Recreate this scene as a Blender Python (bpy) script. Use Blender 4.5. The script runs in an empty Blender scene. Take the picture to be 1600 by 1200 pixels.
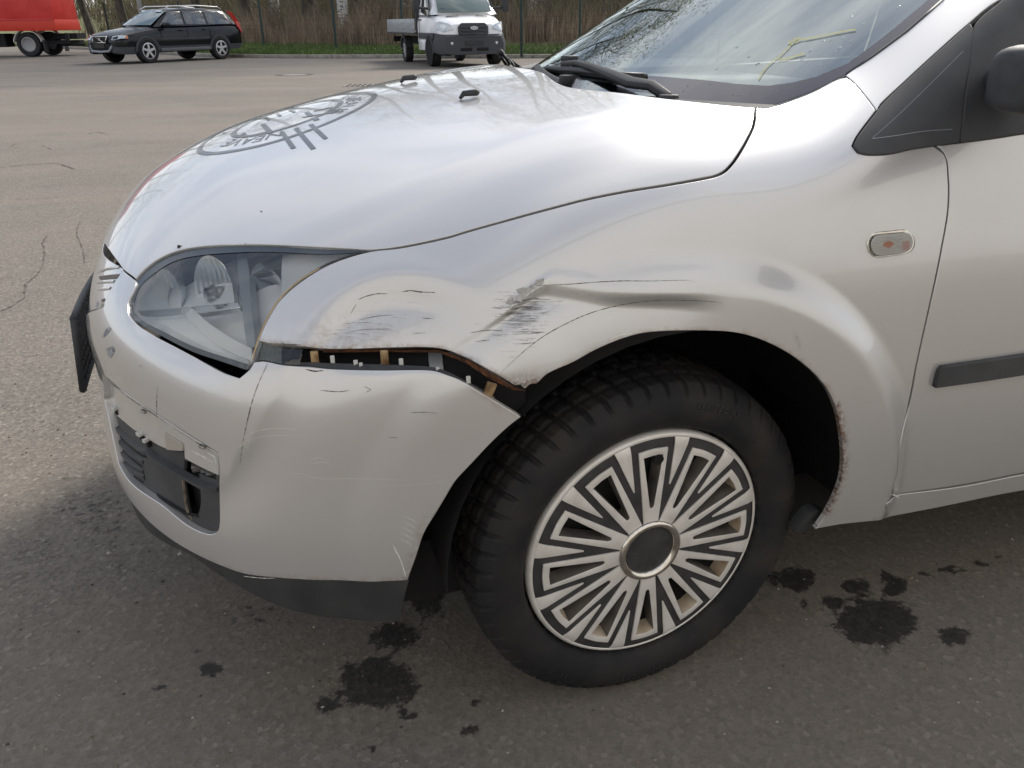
import bpy, bmesh, math, random
import numpy as np
from mathutils import Vector, Matrix
from mathutils.geometry import delaunay_2d_cdt
R = math.radians
S = bpy.context.scene
COL = S.collection
PI = math.pi
rng = np.random.default_rng(7)
random.seed(7)

# ------------------------------------------------------------------ camera, sky, sun, exposure
CF = 1244.7; CAZ, CPI, CRO = R(16.17), R(24.53), R(-.66)
CC = np.array([-.529, -1.878, 1.139])
c_fw = np.array([math.sin(CAZ)*math.cos(CPI), math.cos(CAZ)*math.cos(CPI), -math.sin(CPI)])
_r0 = np.array([math.cos(CAZ), -math.sin(CAZ), 0.]); _u0 = np.cross(_r0, c_fw)
c_r = _r0*math.cos(CRO)+_u0*math.sin(CRO); c_u = _u0*math.cos(CRO)-_r0*math.sin(CRO)
cam = bpy.data.cameras.new('camera'); camo = bpy.data.objects.new('camera', cam); COL.objects.link(camo)
camo.matrix_world = Matrix(((c_r[0], c_u[0], -c_fw[0], CC[0]), (c_r[1], c_u[1], -c_fw[1], CC[1]), (c_r[2], c_u[2], -c_fw[2], CC[2]), (0, 0, 0, 1)))
cam.sensor_width = 36; cam.lens = 36*CF/1600; cam.clip_start = .05; cam.clip_end = 2000
cam.dof.use_dof = False
S.camera = camo
SUN_EL, SUN_AZ = 40., 46.     # elevation; azimuth of the sun's place, from +Y towards +X
W = bpy.data.worlds.new("World"); S.world = W; W.use_nodes = True
nt = W.node_tree; nt.nodes.clear()
def N(nt, t, **k):
    n = nt.nodes.new(t)
    for a, b in k.items():
        if a.startswith('i_'): n.inputs[a[2:].replace('_', ' ')].default_value = b
        else: setattr(n, a, b)
    return n
wo = N(nt, 'ShaderNodeOutputWorld'); bg = N(nt, 'ShaderNodeBackground'); bg.inputs[1].default_value = .118
sky = N(nt, 'ShaderNodeTexSky', sky_type='NISHITA', sun_disc=False, sun_elevation=R(SUN_EL), sun_rotation=R(SUN_AZ), air_density=1.0, dust_density=1.2, ozone_density=1.2)
tc = N(nt, 'ShaderNodeTexCoord'); sp = N(nt, 'ShaderNodeSeparateXYZ'); nt.links.new(tc.outputs['Generated'], sp.inputs[0])
# thin streaky cloud: direction projected on a plane overhead
mx = N(nt, 'ShaderNodeMath', operation='MAXIMUM'); mx.inputs[1].default_value = .0; nt.links.new(sp.outputs[2], mx.inputs[0])
ad = N(nt, 'ShaderNodeMath', operation='ADD'); ad.inputs[1].default_value = .16; nt.links.new(mx.outputs[0], ad.inputs[0])
dx = N(nt, 'ShaderNodeMath', operation='DIVIDE'); dy = N(nt, 'ShaderNodeMath', operation='DIVIDE')
nt.links.new(sp.outputs[0], dx.inputs[0]); nt.links.new(ad.outputs[0], dx.inputs[1]); nt.links.new(sp.outputs[1], dy.inputs[0]); nt.links.new(ad.outputs[0], dy.inputs[1])
cb = N(nt, 'ShaderNodeCombineXYZ'); nt.links.new(dx.outputs[0], cb.inputs[0]); nt.links.new(dy.outputs[0], cb.inputs[1])
mp = N(nt, 'ShaderNodeMapping'); mp.inputs['Rotation'].default_value = (0, 0, R(35)); mp.inputs['Scale'].default_value = (1.0, 2.2, 1); mp.inputs['Location'].default_value = (3.2, 1.7, 0)
nt.links.new(cb.outputs[0], mp.inputs[0])
nz = N(nt, 'ShaderNodeTexNoise'); nz.inputs['Scale'].default_value = 1.5; nz.inputs['Detail'].default_value = 7; nz.inputs['Roughness'].default_value = .55; nz.inputs['Distortion'].default_value = .6
nt.links.new(mp.outputs[0], nz.inputs['Vector'])
cr = N(nt, 'ShaderNodeValToRGB'); cr.color_ramp.elements[0].position = .42; cr.color_ramp.elements[0].color = (.22, .22, .22, 1); cr.color_ramp.elements[1].position = .64; cr.color_ramp.elements[1].color = (.95, .95, .95, 1)
nt.links.new(nz.outputs[0], cr.inputs[0])
cmix = N(nt, 'ShaderNodeMix', data_type='RGBA'); pass
hz = N(nt, 'ShaderNodeMapRange', interpolation_type='SMOOTHSTEP'); hz.inputs[1].default_value = -.05; hz.inputs[2].default_value = .42; hz.inputs[3].default_value = .95; hz.inputs[4].default_value = 0.; nt.links.new(sp.outputs[2], hz.inputs[0])
hm = N(nt, 'ShaderNodeMath', operation='MAXIMUM'); nt.links.new(cr.outputs[0], hm.inputs[0]); nt.links.new(hz.outputs[0], hm.inputs[1]); nt.links.new(hm.outputs[0], cmix.inputs[0])
# thin cloud scatters sunlight forward: brighter towards the sun
sdv = (math.sin(R(SUN_AZ))*math.cos(R(SUN_EL)), math.cos(R(SUN_AZ))*math.cos(R(SUN_EL)), math.sin(R(SUN_EL)))
dp = N(nt, 'ShaderNodeVectorMath', operation='DOT_PRODUCT'); dp.inputs[1].default_value = sdv; nt.links.new(tc.outputs['Generated'], dp.inputs[0])
dm_ = N(nt, 'ShaderNodeMath', operation='MAXIMUM'); dm_.inputs[1].default_value = 0.; nt.links.new(dp.outputs['Value'], dm_.inputs[0])
pw_ = N(nt, 'ShaderNodeMath', operation='POWER'); pw_.inputs[1].default_value = 7.; nt.links.new(dm_.outputs[0], pw_.inputs[0])
gm_ = N(nt, 'ShaderNodeMath', operation='MULTIPLY_ADD'); gm_.inputs[1].default_value = 1.0; gm_.inputs[2].default_value = 1.; nt.links.new(pw_.outputs[0], gm_.inputs[0])
cs_ = N(nt, 'ShaderNodeVectorMath', operation='SCALE'); cs_.inputs[0].default_value = (6.5, 6.55, 6.75); nt.links.new(gm_.outputs[0], cs_.inputs['Scale']); nt.links.new(cs_.outputs[0], cmix.inputs[7]); nt.links.new(sky.outputs[0], cmix.inputs[6])
nt.links.new(cmix.outputs[2], bg.inputs[0]); nt.links.new(bg.outputs[0], wo.inputs[0])
sun = bpy.data.lights.new('sun', 'SUN'); sun.energy = 3.1; sun.angle = R(16); sun.color = (1, .93, .83)
suno = bpy.data.objects.new('sun', sun); COL.objects.link(suno)
sd = Vector((math.sin(R(SUN_AZ))*math.cos(R(SUN_EL)), math.cos(R(SUN_AZ))*math.cos(R(SUN_EL)), math.sin(R(SUN_EL))))
suno.rotation_euler = sd.to_track_quat('Z', 'Y').to_euler(); suno.location = (0, 0, 30)
S.view_settings.view_transform = 'Standard'; S.view_settings.look = 'None'; S.view_settings.exposure = .52; S.view_settings.gamma = 1
S.render.engine = 'CYCLES'
S.cycles.max_bounces = 10; S.cycles.glossy_bounces = 6; S.cycles.transmission_bounces = 8; S.cycles.transparent_max_bounces = 24

# ------------------------------------------------------------------ materials
def mat(name, col=(.5, .5, .5), rough=.5, metal=0., coat=0., spec=.5, alpha=1., trans=0., ior=1.45, emis=None):
    m = bpy.data.materials.new(name); m.use_nodes = True
    b = m.node_tree.nodes['Principled BSDF']
    b.inputs['Base Color'].default_value = (*col, 1); b.inputs['Roughness'].default_value = rough; b.inputs['Metallic'].default_value = metal
    b.inputs['Coat Weight'].default_value = coat; b.inputs['Coat Roughness'].default_value = .04; b.inputs['Specular IOR Level'].default_value = spec
    b.inputs['Alpha'].default_value = alpha; b.inputs['Transmission Weight'].default_value = trans; b.inputs['IOR'].default_value = ior
    if emis: b.inputs['Emission Color'].default_value = (*emis, 1); b.inputs['Emission Strength'].default_value = 1
    return m
def noisecol(m, c1, c2, scale=20, detail=6, lo=.35, hi=.65, sc=(1, 1, 1), bump=0., bdist=.002, rough=None, bscale=None):
    """mottle the base colour with object-space noise, with optional fine bump"""
    t = m.node_tree; b = t.nodes['Principled BSDF']
    co = N(t, 'ShaderNodeTexCoord'); mp = N(t, 'ShaderNodeMapping'); mp.inputs['Scale'].default_value = sc
    t.links.new(co.outputs['Object'], mp.inputs[0])
    n = N(t, 'ShaderNodeTexNoise'); n.inputs['Scale'].default_value = scale; n.inputs['Detail'].default_value = detail
    t.links.new(mp.outputs[0], n.inputs['Vector'])
    r = N(t, 'ShaderNodeValToRGB'); r.color_ramp.elements[0].position = lo; r.color_ramp.elements[1].position = hi
    r.color_ramp.elements[0].color = (*c1, 1); r.color_ramp.elements[1].color = (*c2, 1)
    t.links.new(n.outputs[0], r.inputs[0]); t.links.new(r.outputs[0], b.inputs['Base Color'])
    if bump:
        n2 = n
        if bscale:
            n2 = N(t, 'ShaderNodeTexNoise'); n2.inputs['Scale'].default_value = bscale; n2.inputs['Detail'].default_value = 4; t.links.new(mp.outputs[0], n2.inputs['Vector'])
        bm = N(t, 'ShaderNodeBump'); bm.inputs['Strength'].default_value = bump; bm.inputs['Distance'].default_value = bdist
        t.links.new(n2.outputs[0], bm.inputs['Height']); t.links.new(bm.outputs[0], b.inputs['Normal'])
    return m

def paint_material():
    """silver metallic paint with clear coat; 'scrape' and 'rust' vertex masks drive scratches"""
    m = mat('silver_paint', (.60, .60, .60), .23, .82, 1.0); m.node_tree.nodes['Principled BSDF'].inputs['Coat IOR'].default_value = 1.62
    t = m.node_tree; b = t.nodes['Principled BSDF']; b.inputs['Coat Roughness'].default_value = .045
    co = N(t, 'ShaderNodeTexCoord')
    def noise(scale, sc=(1, 1, 1), detail=5, rough=.55, rot=(0, 0, 0)):
        mp = N(t, 'ShaderNodeMapping'); mp.inputs['Scale'].default_value = sc; mp.inputs['Rotation'].default_value = rot
        t.links.new(co.outputs['Object'], mp.inputs[0])
        n = N(t, 'ShaderNodeTexNoise'); n.inputs['Scale'].default_value = scale; n.inputs['Detail'].default_value = detail; n.inputs['Roughness'].default_value = rough
        t.links.new(mp.outputs[0], n.inputs['Vector']); return n.outputs[0]
    def ramp(x, a, c):
        r = N(t, 'ShaderNodeMapRange'); r.inputs[1].default_value = a; r.inputs[2].default_value = c; t.links.new(x, r.inputs[0]); return r.outputs[0]
    def mul(a, c):
        r = N(t, 'ShaderNodeMath', operation='MULTIPLY'); t.links.new(a, r.inputs[0])
        if isinstance(c, float): r.inputs[1].default_value = c
        else: t.links.new(c, r.inputs[1])
        return r.outputs[0]
    def mix(f, a, c):
        r = N(t, 'ShaderNodeMix', data_type='RGBA'); t.links.new(f, r.inputs[0])
        for i, v in ((6, a), (7, c)):
            if isinstance(v, tuple): r.inputs[i].default_value = (*v, 1)
            else: t.links.new(v, r.inputs[i])
        return r.outputs[2]
    scr = N(t, 'ShaderNodeAttribute', attribute_name='scrape'); rus = N(t, 'ShaderNodeAttribute', attribute_name='rust'); drt = N(t, 'ShaderNodeAttribute', attribute_name='grime')
    # faint road film
    film = ramp(noise(3.5, detail=3, rough=.55), .3, .8)
    base = mix(mul(film, .5), (.64, .64, .64), (.56, .555, .545))
        # long thin streak scratches where the scrape mask is set
    st = noise(1.0, (16, 16, 420), 6, .7, (0, R(-3), 0))
    st2 = noise(1.0, (26, 26, 700), 4, .8, (0, R(3), 0))
    thr = N(t, 'ShaderNodeMapRange'); thr.inputs[3].default_value = .80; thr.inputs[4].default_value = .50; t.links.new(scr.outputs['Fac'], thr.inputs[0])
    def over(n, w):
        s = N(t, 'ShaderNodeMath', operation='SUBTRACT'); t.links.new(n, s.inputs[0]); t.links.new(thr.outputs[0], s.inputs[1])
        return ramp(s.outputs[0], 0., w)
    k1 = over(st, .05); k2 = over(st2, .05)
    gate = ramp(scr.outputs['Fac'], .02, .2)
    base = mix(mul(mul(k1, gate), .85), base, (.075, .065, .06))
    base = mix(mul(mul(k2, gate), .75), base, (.10, .085, .07))
    gn = ramp(noise(60, detail=6, rough=.7), .42, .62)
    base = mix(mul(mul(drt.outputs['Fac'], gn), .8), base, (.30, .20, .11))
    rn = ramp(noise(140, detail=6, rough=.7), .38, .6)
    rf = mul(rus.outputs['Fac'], rn)
    base = mix(rf, base, mix(ramp(noise(260), .4, .6), (.035, .014, .008), (.19, .075, .02)))
    t.links.new(base, b.inputs['Base Color'])
    inv = N(t, 'ShaderNodeMath', operation='SUBTRACT'); inv.inputs[0].default_value = 1.; inv.use_clamp = True
    sm = N(t, 'ShaderNodeMath', operation='ADD'); sm.use_clamp = True; t.links.new(rf, sm.inputs[0]); t.links.new(mul(mul(k1, gate), .9), sm.inputs[1])
    t.links.new(sm.outputs[0], inv.inputs[1]); t.links.new(inv.outputs[0], b.inputs['Coat Weight'])
    t.links.new(mul(inv.outputs[0], .55), b.inputs['Metallic'])
    rg = N(t, 'ShaderNodeMapRange'); rg.inputs[3].default_value = .31; rg.inputs[4].default_value = .38; t.links.new(film, rg.inputs[0]); t.links.new(rg.outputs[0], b.inputs['Roughness'])
    return m
M = {}
M['paint'] = paint_material()
M['black'] = noisecol(mat('black_plastic', (.03, .032, .036), .55), (.024, .026, .03), (.045, .047, .052), 30)
M['black2'] = noisecol(mat('grained_trim', (.06, .065, .07), .62), (.045, .048, .052), (.065, .068, .072), 14, bump=.25, bscale=900, bdist=.0004)
M['lip'] = noisecol(mat('lower_lip_plastic', (.04, .045, .05), .55), (.028, .031, .034), (.05, .052, .054), 12, bump=.2, bscale=700, bdist=.0004)
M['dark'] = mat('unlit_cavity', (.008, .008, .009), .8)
M['rubber'] = noisecol(mat('tyre_rubber', (.02, .02, .022), .75), (.009, .010, .013), (.034, .029, .025), 9, lo=.42, hi=.72, bump=.3, bscale=300, bdist=.0006)
M['cover'] = noisecol(mat('wheel_cover_silver', (.5, .49, .47), .38, .25, .3), (.70, .68, .64), (.84, .82, .79), 25)
M['coverblack'] = noisecol(mat('wheel_cover_black', (.035, .036, .04), .55), (.03, .031, .034), (.05, .05, .052), 40)
M['chrome'] = noisecol(mat('aged_chrome', (.7, .68, .62), .12, 1.), (.75, .72, .66), (.55, .50, .40), 90, lo=.5, hi=.75)
M['mirror'] = mat('reflector_chrome', (.86, .88, .88), .07, 1.)
M['lampgrey'] = mat('lamp_bezel', (.30, .32, .34), .4, .3)
M['steel'] = noisecol(mat('galvanised_steel', (.4, .4, .4), .4, .8), (.35, .34, .32), (.55, .54, .52), 60)
M['rustmetal'] = noisecol(mat('rusty_metal', (.1, .04, .02), .85), (.035, .018, .012), (.20, .08, .03), 120, bump=.6, bscale=300)
M['clipwhite'] = mat('white_clip', (.55, .55, .52), .5)
M['cliptan'] = noisecol(mat('yellowed_clip', (.35, .24, .12), .5), (.16, .09, .04), (.42, .30, .16), 60)

# ------------------------------------------------------------------ mesh helpers
def link(o, parent=None):
    COL.objects.link(o)
    if parent is not None: o.parent = parent
    return o
def mesh_obj(name, verts, faces, m, parent=None, smooth=True, mats=None, fmat=None):
    me = bpy.data.meshes.new(name); me.from_pydata([tuple(map(float, v)) for v in verts], [], [tuple(map(int, f)) for f in faces])
    for q in (mats or [m]): me.materials.append(q)
    if smooth: me.polygons.foreach_set('use_smooth', [True]*len(me.polygons))
    if fmat is not None: me.polygons.foreach_set('material_index', fmat)
    me.update()
    return link(bpy.data.objects.new(name, me), parent)
def thing(name, label, cat, loc=(0, 0, 0), rz=0, group=None):
    o = bpy.data.objects.new(name, None); COL.objects.link(o); o.location = loc; o.rotation_euler = (0, 0, rz)
    o['label'] = label; o['category'] = cat; o.empty_display_size = .2
    if group: o['group'] = group
    return o
def tag(o, label=None, cat=None, group=None, kind=None):
    for k, v in (('label', label), ('category', cat), ('group', group), ('kind', kind)):
        if v: o[k] = v
    return o
class MB:
    """collects simple solids into one mesh"""
    def __init__(s): s.v = []; s.f = []; s.m = []
    def add(s, V, F, mi=0):
        n = len(s.v); s.v += [tuple(map(float, p)) for p in V]; s.f += [tuple(int(i)+n for i in f) for f in F]; s.m += [mi]*len(F)
    def box(s, c, d, rot=None, mi=0, taper=None):
        c = Vector(c); q = []
        for z in (-.5, .5):
            for y in (-.5, .5):
                for x in (-.5, .5):
                    k = (taper if (taper and z > 0) else 1)
                    p = Vector((x*d[0]*k, y*d[1]*k, z*d[2]))
                    if rot is not None: p = rot @ p
                    q.append(c+p)
        s.add(q, [(0, 2, 3, 1), (4, 5, 7, 6), (0, 1, 5, 4), (2, 6, 7, 3), (0, 4, 6, 2), (1, 3, 7, 5)], mi)
    def tube(s, pts, r, n=8, mi=0, cap=True):
        pts = [Vector(p) for p in pts]; rr = r if hasattr(r, '__len__') else [r]*len(pts); V = []; F = []
        prev = None
        for i, p in enumerate(pts):
            t = (pts[min(i+1, len(pts)-1)]-pts[max(i-1, 0)]).normalized()
            if prev is None: a = t.orthogonal().normalized()
            else: a = (prev-t*prev.dot(t)).normalized()
            prev = a; b = t.cross(a)
            for k in range(n):
                w = 2*PI*k/n; V.append(p+(a*math.cos(w)+b*math.sin(w))*rr[i])
        for i in range(len(pts)-1):
            for k in range(n): F.append((i*n+k, i*n+(k+1) % n, (i+1)*n+(k+1) % n, (i+1)*n+k))
        if cap: F.append(tuple(range(n))[::-1]); F.append(tuple((len(pts)-1)*n+k for k in range(n)))
        s.add(V, F, mi)
    def prism(s, poly, vec, mi=0):
        n = len(poly); vec = Vector(vec); P = [Vector(p) for p in poly]
        s.add(P+[p+vec for p in P], [tuple(range(n))[::-1], tuple(range(n, 2*n))]+[(i, (i+1) % n, n+(i+1) % n, n+i) for i in range(n)], mi)
    def lathe(s, prof, n=32, axis='y', c=(0, 0, 0), mi=0, closed=False):
        """prof = list of (radius, offset along axis)"""
        V = []; F = []; m = len(prof)
        for k in range(n):
            w = 2*PI*k/n; a, b = math.cos(w), math.sin(w)
            for (r, o) in prof:
                V.append({'y': (c[0]+r*a, c[1]+o, c[2]+r*b), 'z': (c[0]+r*a, c[1]+r*b, c[2]+o), 'x': (c[0]+o, c[1]+r*a, c[2]+r*b)}[axis])
        for k in range(n):
            for i in range(m-1 if not closed else m):
                j = (i+1) % m; F.append((k*m+i, k*m+j, ((k+1) % n)*m+j, ((k+1) % n)*m+i))
        s.add(V, F, mi)
    def build(s, name, m, parent=None, smooth=False, bevel=0.):
        mats = m if isinstance(m, list) else [m]
        o = mesh_obj(name, s.v, s.f, None, parent, smooth, mats, s.m)
        if smooth == 'auto' or bevel:
            bm = bmesh.new(); bm.from_mesh(o.data)
            bmesh.ops.recalc_face_normals(bm, faces=bm.faces)
            if bevel:
                es = [e for e in bm.edges if len(e.link_faces) == 2 and e.calc_face_angle(0) > .6]
                bmesh.ops.bevel(bm, geom=es, offset=bevel, segments=2, profile=.5, affect='EDGES', clamp_overlap=True)
            bm.to_mesh(o.data); bm.free()
            o.data.polygons.foreach_set('use_smooth', [True]*len(o.data.polygons))
            o.data.set_sharp_from_angle(angle=R(40))
        else:
            bm = bmesh.new(); bm.from_mesh(o.data); bmesh.ops.recalc_face_normals(bm, faces=bm.faces); bm.to_mesh(o.data); bm.free()
        return o
def copy_tree(o, parent=None):
    c = o.copy(); COL.objects.link(c); c.parent = parent
    for ch in list(o.children): copy_tree(ch, c)
    return c

# ------------------------------------------------------------------ body surface of the silver car (x to the rear, y to its right side, z up)
def spl(xs, ys):
    xs = np.array(xs, float); ys = np.array(ys, float); n = len(xs); h = np.diff(xs)
    A = np.zeros((n, n)); b = np.zeros(n); A[0, 0] = A[-1, -1] = 1
    for i in range(1, n-1):
        A[i, i-1] = h[i-1]; A[i, i] = 2*(h[i-1]+h[i]); A[i, i+1] = h[i]; b[i] = 6*((ys[i+1]-ys[i])/h[i]-(ys[i]-ys[i-1])/h[i-1])
    m = np.linalg.solve(A, b); X = np.linspace(xs[0], xs[-1], 6000); k = np.clip(np.searchsorted(xs, X)-1, 0, n-2)
    d = X-xs[k]; e = xs[k+1]-X; hh = h[k]
    Y = m[k]*e**3/(6*hh)+m[k+1]*d**3/(6*hh)+(ys[k]/hh-m[k]*hh/6)*e+(ys[k+1]/hh-m[k+1]*hh/6)*d
    s0 = (Y[1]-Y[0])/(X[1]-X[0]); s1 = (Y[-1]-Y[-2])/(X[-1]-X[-2])
    def f(x): return np.interp(x, X, Y)+np.minimum(x-X[0], 0)*s0+np.maximum(x-X[-1], 0)*s1
    return f
def sstep(x, a, b):
    t = np.clip((x-a)/(b-a), 0, 1); return t*t*(3-2*t)
def smax(a, b, k):
    h = np.maximum(k-np.abs(a-b), 0)/k; return np.maximum(a, b)+h*h*h*k/6
def smin(a, b, k): return -smax(-a, -b, k)
hc = spl([-.93, -.885, -.86, -.835, -.755, -.615, -.55, -.385, -.27, -.12, .05, .3, .6, 1.2], [.64, .745, .788, .821, .875, .931, .950, .988, 1.008, 1.029, 1.043, 1.055, 1.07, 1.10])
wx = spl([-1.1, -.8, -.6, -.4, -.2, 0, .3, .6, 1.0, 1.5, 2.6, 3.3], [.80, .835, .862, .882, .893, .897, .893, .890, .893, .895, .885, .80])
sz = spl([.05, .18, .3, .45, .6, .72, .80, .86, .92, 1.0, 1.2], [.09, .05, .022, .004, 0, .004, .014, .030, .055, .105, .25])
nf = spl([0, .2, .3, .4, .55, .65, .75, .83, .88, .95], [-.945, -.932, -.914, -.886, -.828, -.768, -.68, -.56, -.42, -.10])
nzf = spl([.05, .18, .30, .42, .55, .66, .735, .80, .90, 1.0], [.10, .035, .0, .0, .010, .005, .020, .078, .20, .40])
def xb(a): return .06+.50*a*a
def dent(P):
    """metal displaced on the damaged left side: positive = pushed in"""
    x, z = P[..., 0], P[..., 2]
    # scoop in the nose of the wing, above the torn bumper joint
    zt = .806-2.4*(x+.355)**2
    d = .024*sstep(zt-z, -.010, .044)*np.exp(-np.abs((x+.395)/.105)**3)*sstep(z, .690, .715)
    d = d-.0018*np.exp(-((zt-z+.014)/.012)**2)*np.exp(-np.abs((x+.38)/.08)**3)
    d = d+.003*np.exp(-(((x+.345)/.035)**2+((z-.755)/.03)**2))
    # wheel-arch flare pushed in behind a diagonal crease, overhanging edge along the top
    s = (x+.19)*.51-(z-.803)*.86
    top = (.806-.11*(x+.19)-z)*.42
    m = smin(s, top, .012); al = sstep(-(x+.19)*.86-(z-.803)*.51, .125, .0)
    d = d+.023*sstep(m, -.001, .012)*np.exp(-np.maximum(m, 0)/.060)*sstep(x, .085, -.02)*sstep(x, -.345, -.30)*(.25+.75*al)
    d = d-.0025*np.exp(-((m+.004)/.004)**2)*sstep(x, -.10, -.16)*al
    # folded corner of the bumper
    u = x-(-.551+(z-.692)*.62)
    d = d+.30*np.maximum(u, 0)*np.exp(-(u/.055)**2)*sstep(z, .40, .52)*sstep(z, .705, .690)
    return d
def F_body(P, dents=True):
    x, y, z = P[..., 0], P[..., 1], P[..., 2]; a = np.abs(y)
    r = np.hypot(x+.005, (z-.33)*1.0)
    flare = .026*sstep(r, .515, .452)*sstep(z, .1, .3)
    side = a-(wx(x)-sz(z)+flare)
    H = hc(x)-.085*a*a-1.1*np.maximum(a-.60, 0)**2-.30*a*a*sstep(x, .1, -.8)
    top = z-H
    front = (-x+nf(a)+nzf(z))*.9
    f = smax(side, top, .11)
    f = smax(f, front, .11)
    if dents: f = f+dent(P)*(y < 0)
    return f
def F_cabin(P):
    x, y, z = P[..., 0], P[..., 1], P[..., 2]; a = np.abs(y)
    ws = -(x-xb(a)-.02)*.49+(z-1.0)*.87
    sd_ = (a-(.835-.34*(z-.95)))*.95
    rf = z-(1.43-.10*a*a-.02*(x-1.5)**2)
    rr = (x-3.2)*.9+(z-1.0)*.35
    f = smax(ws, sd_, .07); f = smax(f, rf, .10); f = smax(f, rr, .15); return smax(f, (.90-z)*.8, .10)
def F_all(P):
    a = np.abs(P[..., 1]); k = .02+.07*sstep(a, .55, .72)
    return smin(F_body(P), F_cabin(P), k)
def grad(F, P, h=.0015):
    g = np.stack([F(P+np.eye(3)[i]*h)-F(P-np.eye(3)[i]*h) for i in range(3)], -1); return g/np.linalg.norm(g, axis=-1, keepdims=True)
def cast(F, O, D, t0, t1, n=90):
    """first crossing from outside (F>0) to inside along rays"""
    O = np.atleast_2d(O); D = np.broadcast_to(D, O.shape); ts = np.linspace(t0, t1, n)
    lo = np.full(len(O), np.nan); hi = lo.copy(); prev = F(O+D*t0)
    fmin = np.full(len(O), 9.); tmin = np.full(len(O), t1)
    for i in range(1, n):
        cur = F(O+D*ts[i]); m = (prev > 0) & (cur <= 0) & np.isnan(lo); lo[m] = ts[i-1]; hi[m] = ts[i]
        b = cur < fmin; fmin[b] = cur[b]; tmin[b] = ts[i]; prev = cur
    miss = np.isnan(lo)
    lo = np.where(miss, tmin, lo); hi = np.where(miss, tmin, hi)
    for _ in range(26):
        mid = (lo+hi)/2; v = F(O+D*mid[:, None]); up = v > 0; lo = np.where(up, mid, lo); hi = np.where(up, hi, mid)
    return O+D*((lo+hi)/2)[:, None], miss
def pix(px, F=F_all, t1=3.4):
    """points of the surface seen at photograph positions"""
    px = np.atleast_2d(np.array(px, float)); D = c_fw+np.outer((px[:, 0]-800)/CF, c_r)-np.outer((px[:, 1]-600)/CF, c_u)
    P, miss = cast(F, np.broadcast_to(CC, D.shape), D, .5, t1, 240)
    if miss.any(): print('pix miss', px[miss].tolist())
    return P
def proj(P):
    v = np.atleast_2d(P)-CC; z = v@c_fw; return np.c_[800+CF*(v@c_r)/z, 600-CF*(v@c_u)/z]
def smooth_poly(P, step, closed=True, ang=38):
    """Catmull-Rom through the points with real corners kept, resampled"""
    P = np.asarray(P, float); k = [0]
    for i in range(1, len(P)):
        if np.linalg.norm(P[i]-P[k[-1]]) > 1e-4: k.append(i)
    if closed and np.linalg.norm(P[k[-1]]-P[k[0]]) < 1e-4: k.pop()
    P = P[k]; n = len(P); out = []
    def corner(i):
        if not closed and (i == 0 or i == n-1): return True
        a = P[i]-P[i-1]; b = P[(i+1) % n]-P[i]; c = a@b/(np.linalg.norm(a)*np.linalg.norm(b)+1e-12); return c < math.cos(R(ang))
    co = [corner(i) for i in range(n)]
    for i in range(n if closed else n-1):
        p1, p2 = P[i], P[(i+1) % n]; p0 = P[i-1] if not co[i] else 2*p1-p2; p3 = P[(i+2) % n] if not co[(i+1) % n] else 2*p2-p1
        L = np.linalg.norm(p2-p1); k = max(1, int(round(L/step)))
        l0 = np.linalg.norm(p1-p0); l2 = np.linalg.norm(p3-p2)
        m1 = (p2-p0)/(l0+L)*L; m2 = (p3-p1)/(L+l2)*L
        for j in range(k):
            t = j/k; out.append((2*t**3-3*t*t+1)*p1+(t**3-2*t*t+t)*m1+(-2*t**3+3*t*t)*p2+(t**3-t*t)*m2)
    if not closed: out.append(P[-1])
    return np.array(out)
def chart(d):
    d = np.array(d, float); d /= np.linalg.norm(d); up = np.array([0, 0, 1.]) if abs(d[2]) < .9 else np.array([1., 0, 0])
    e1 = np.cross(up, d); e1 /= np.linalg.norm(e1); return d, e1, np.cross(d, e1)
def inset(Q, g):
    n = len(Q); t = np.roll(Q, -1, 0)-np.roll(Q, 1, 0); t /= np.linalg.norm(t, axis=1, keepdims=True)+1e-12
    ar = .5*np.sum(Q[:, 0]*np.roll(Q[:, 1], -1)-np.roll(Q[:, 0], -1)*Q[:, 1]); nn = np.c_[-t[:, 1], t[:, 0]]*np.sign(ar); return Q+nn*g
def in_poly(pts, Q):
    x, y = pts[:, 0], pts[:, 1]; ins = np.zeros(len(pts), bool); j = len(Q)-1
    for i in range(len(Q)):
        c = ((Q[i, 1] > y) != (Q[j, 1] > y)); xx = (Q[j, 0]-Q[i, 0])*(y-Q[i, 1])/(Q[j, 1]-Q[i, 1]+1e-15)+Q[i, 0]; ins ^= c & (x < xx); j = i
    return ins
def dist_poly(pts, Q, closed=True):
    d = np.full(len(pts), 9.)
    for i in range(len(Q) if closed else len(Q)-1):
        a, b = Q[i], Q[(i+1) % len(Q)]; ab = b-a; t = np.clip(((pts-a)@ab)/(ab@ab+1e-15), 0, 1); d = np.minimum(d, np.linalg.norm(pts-a-t[:, None]*ab, axis=1))
    return d
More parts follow.
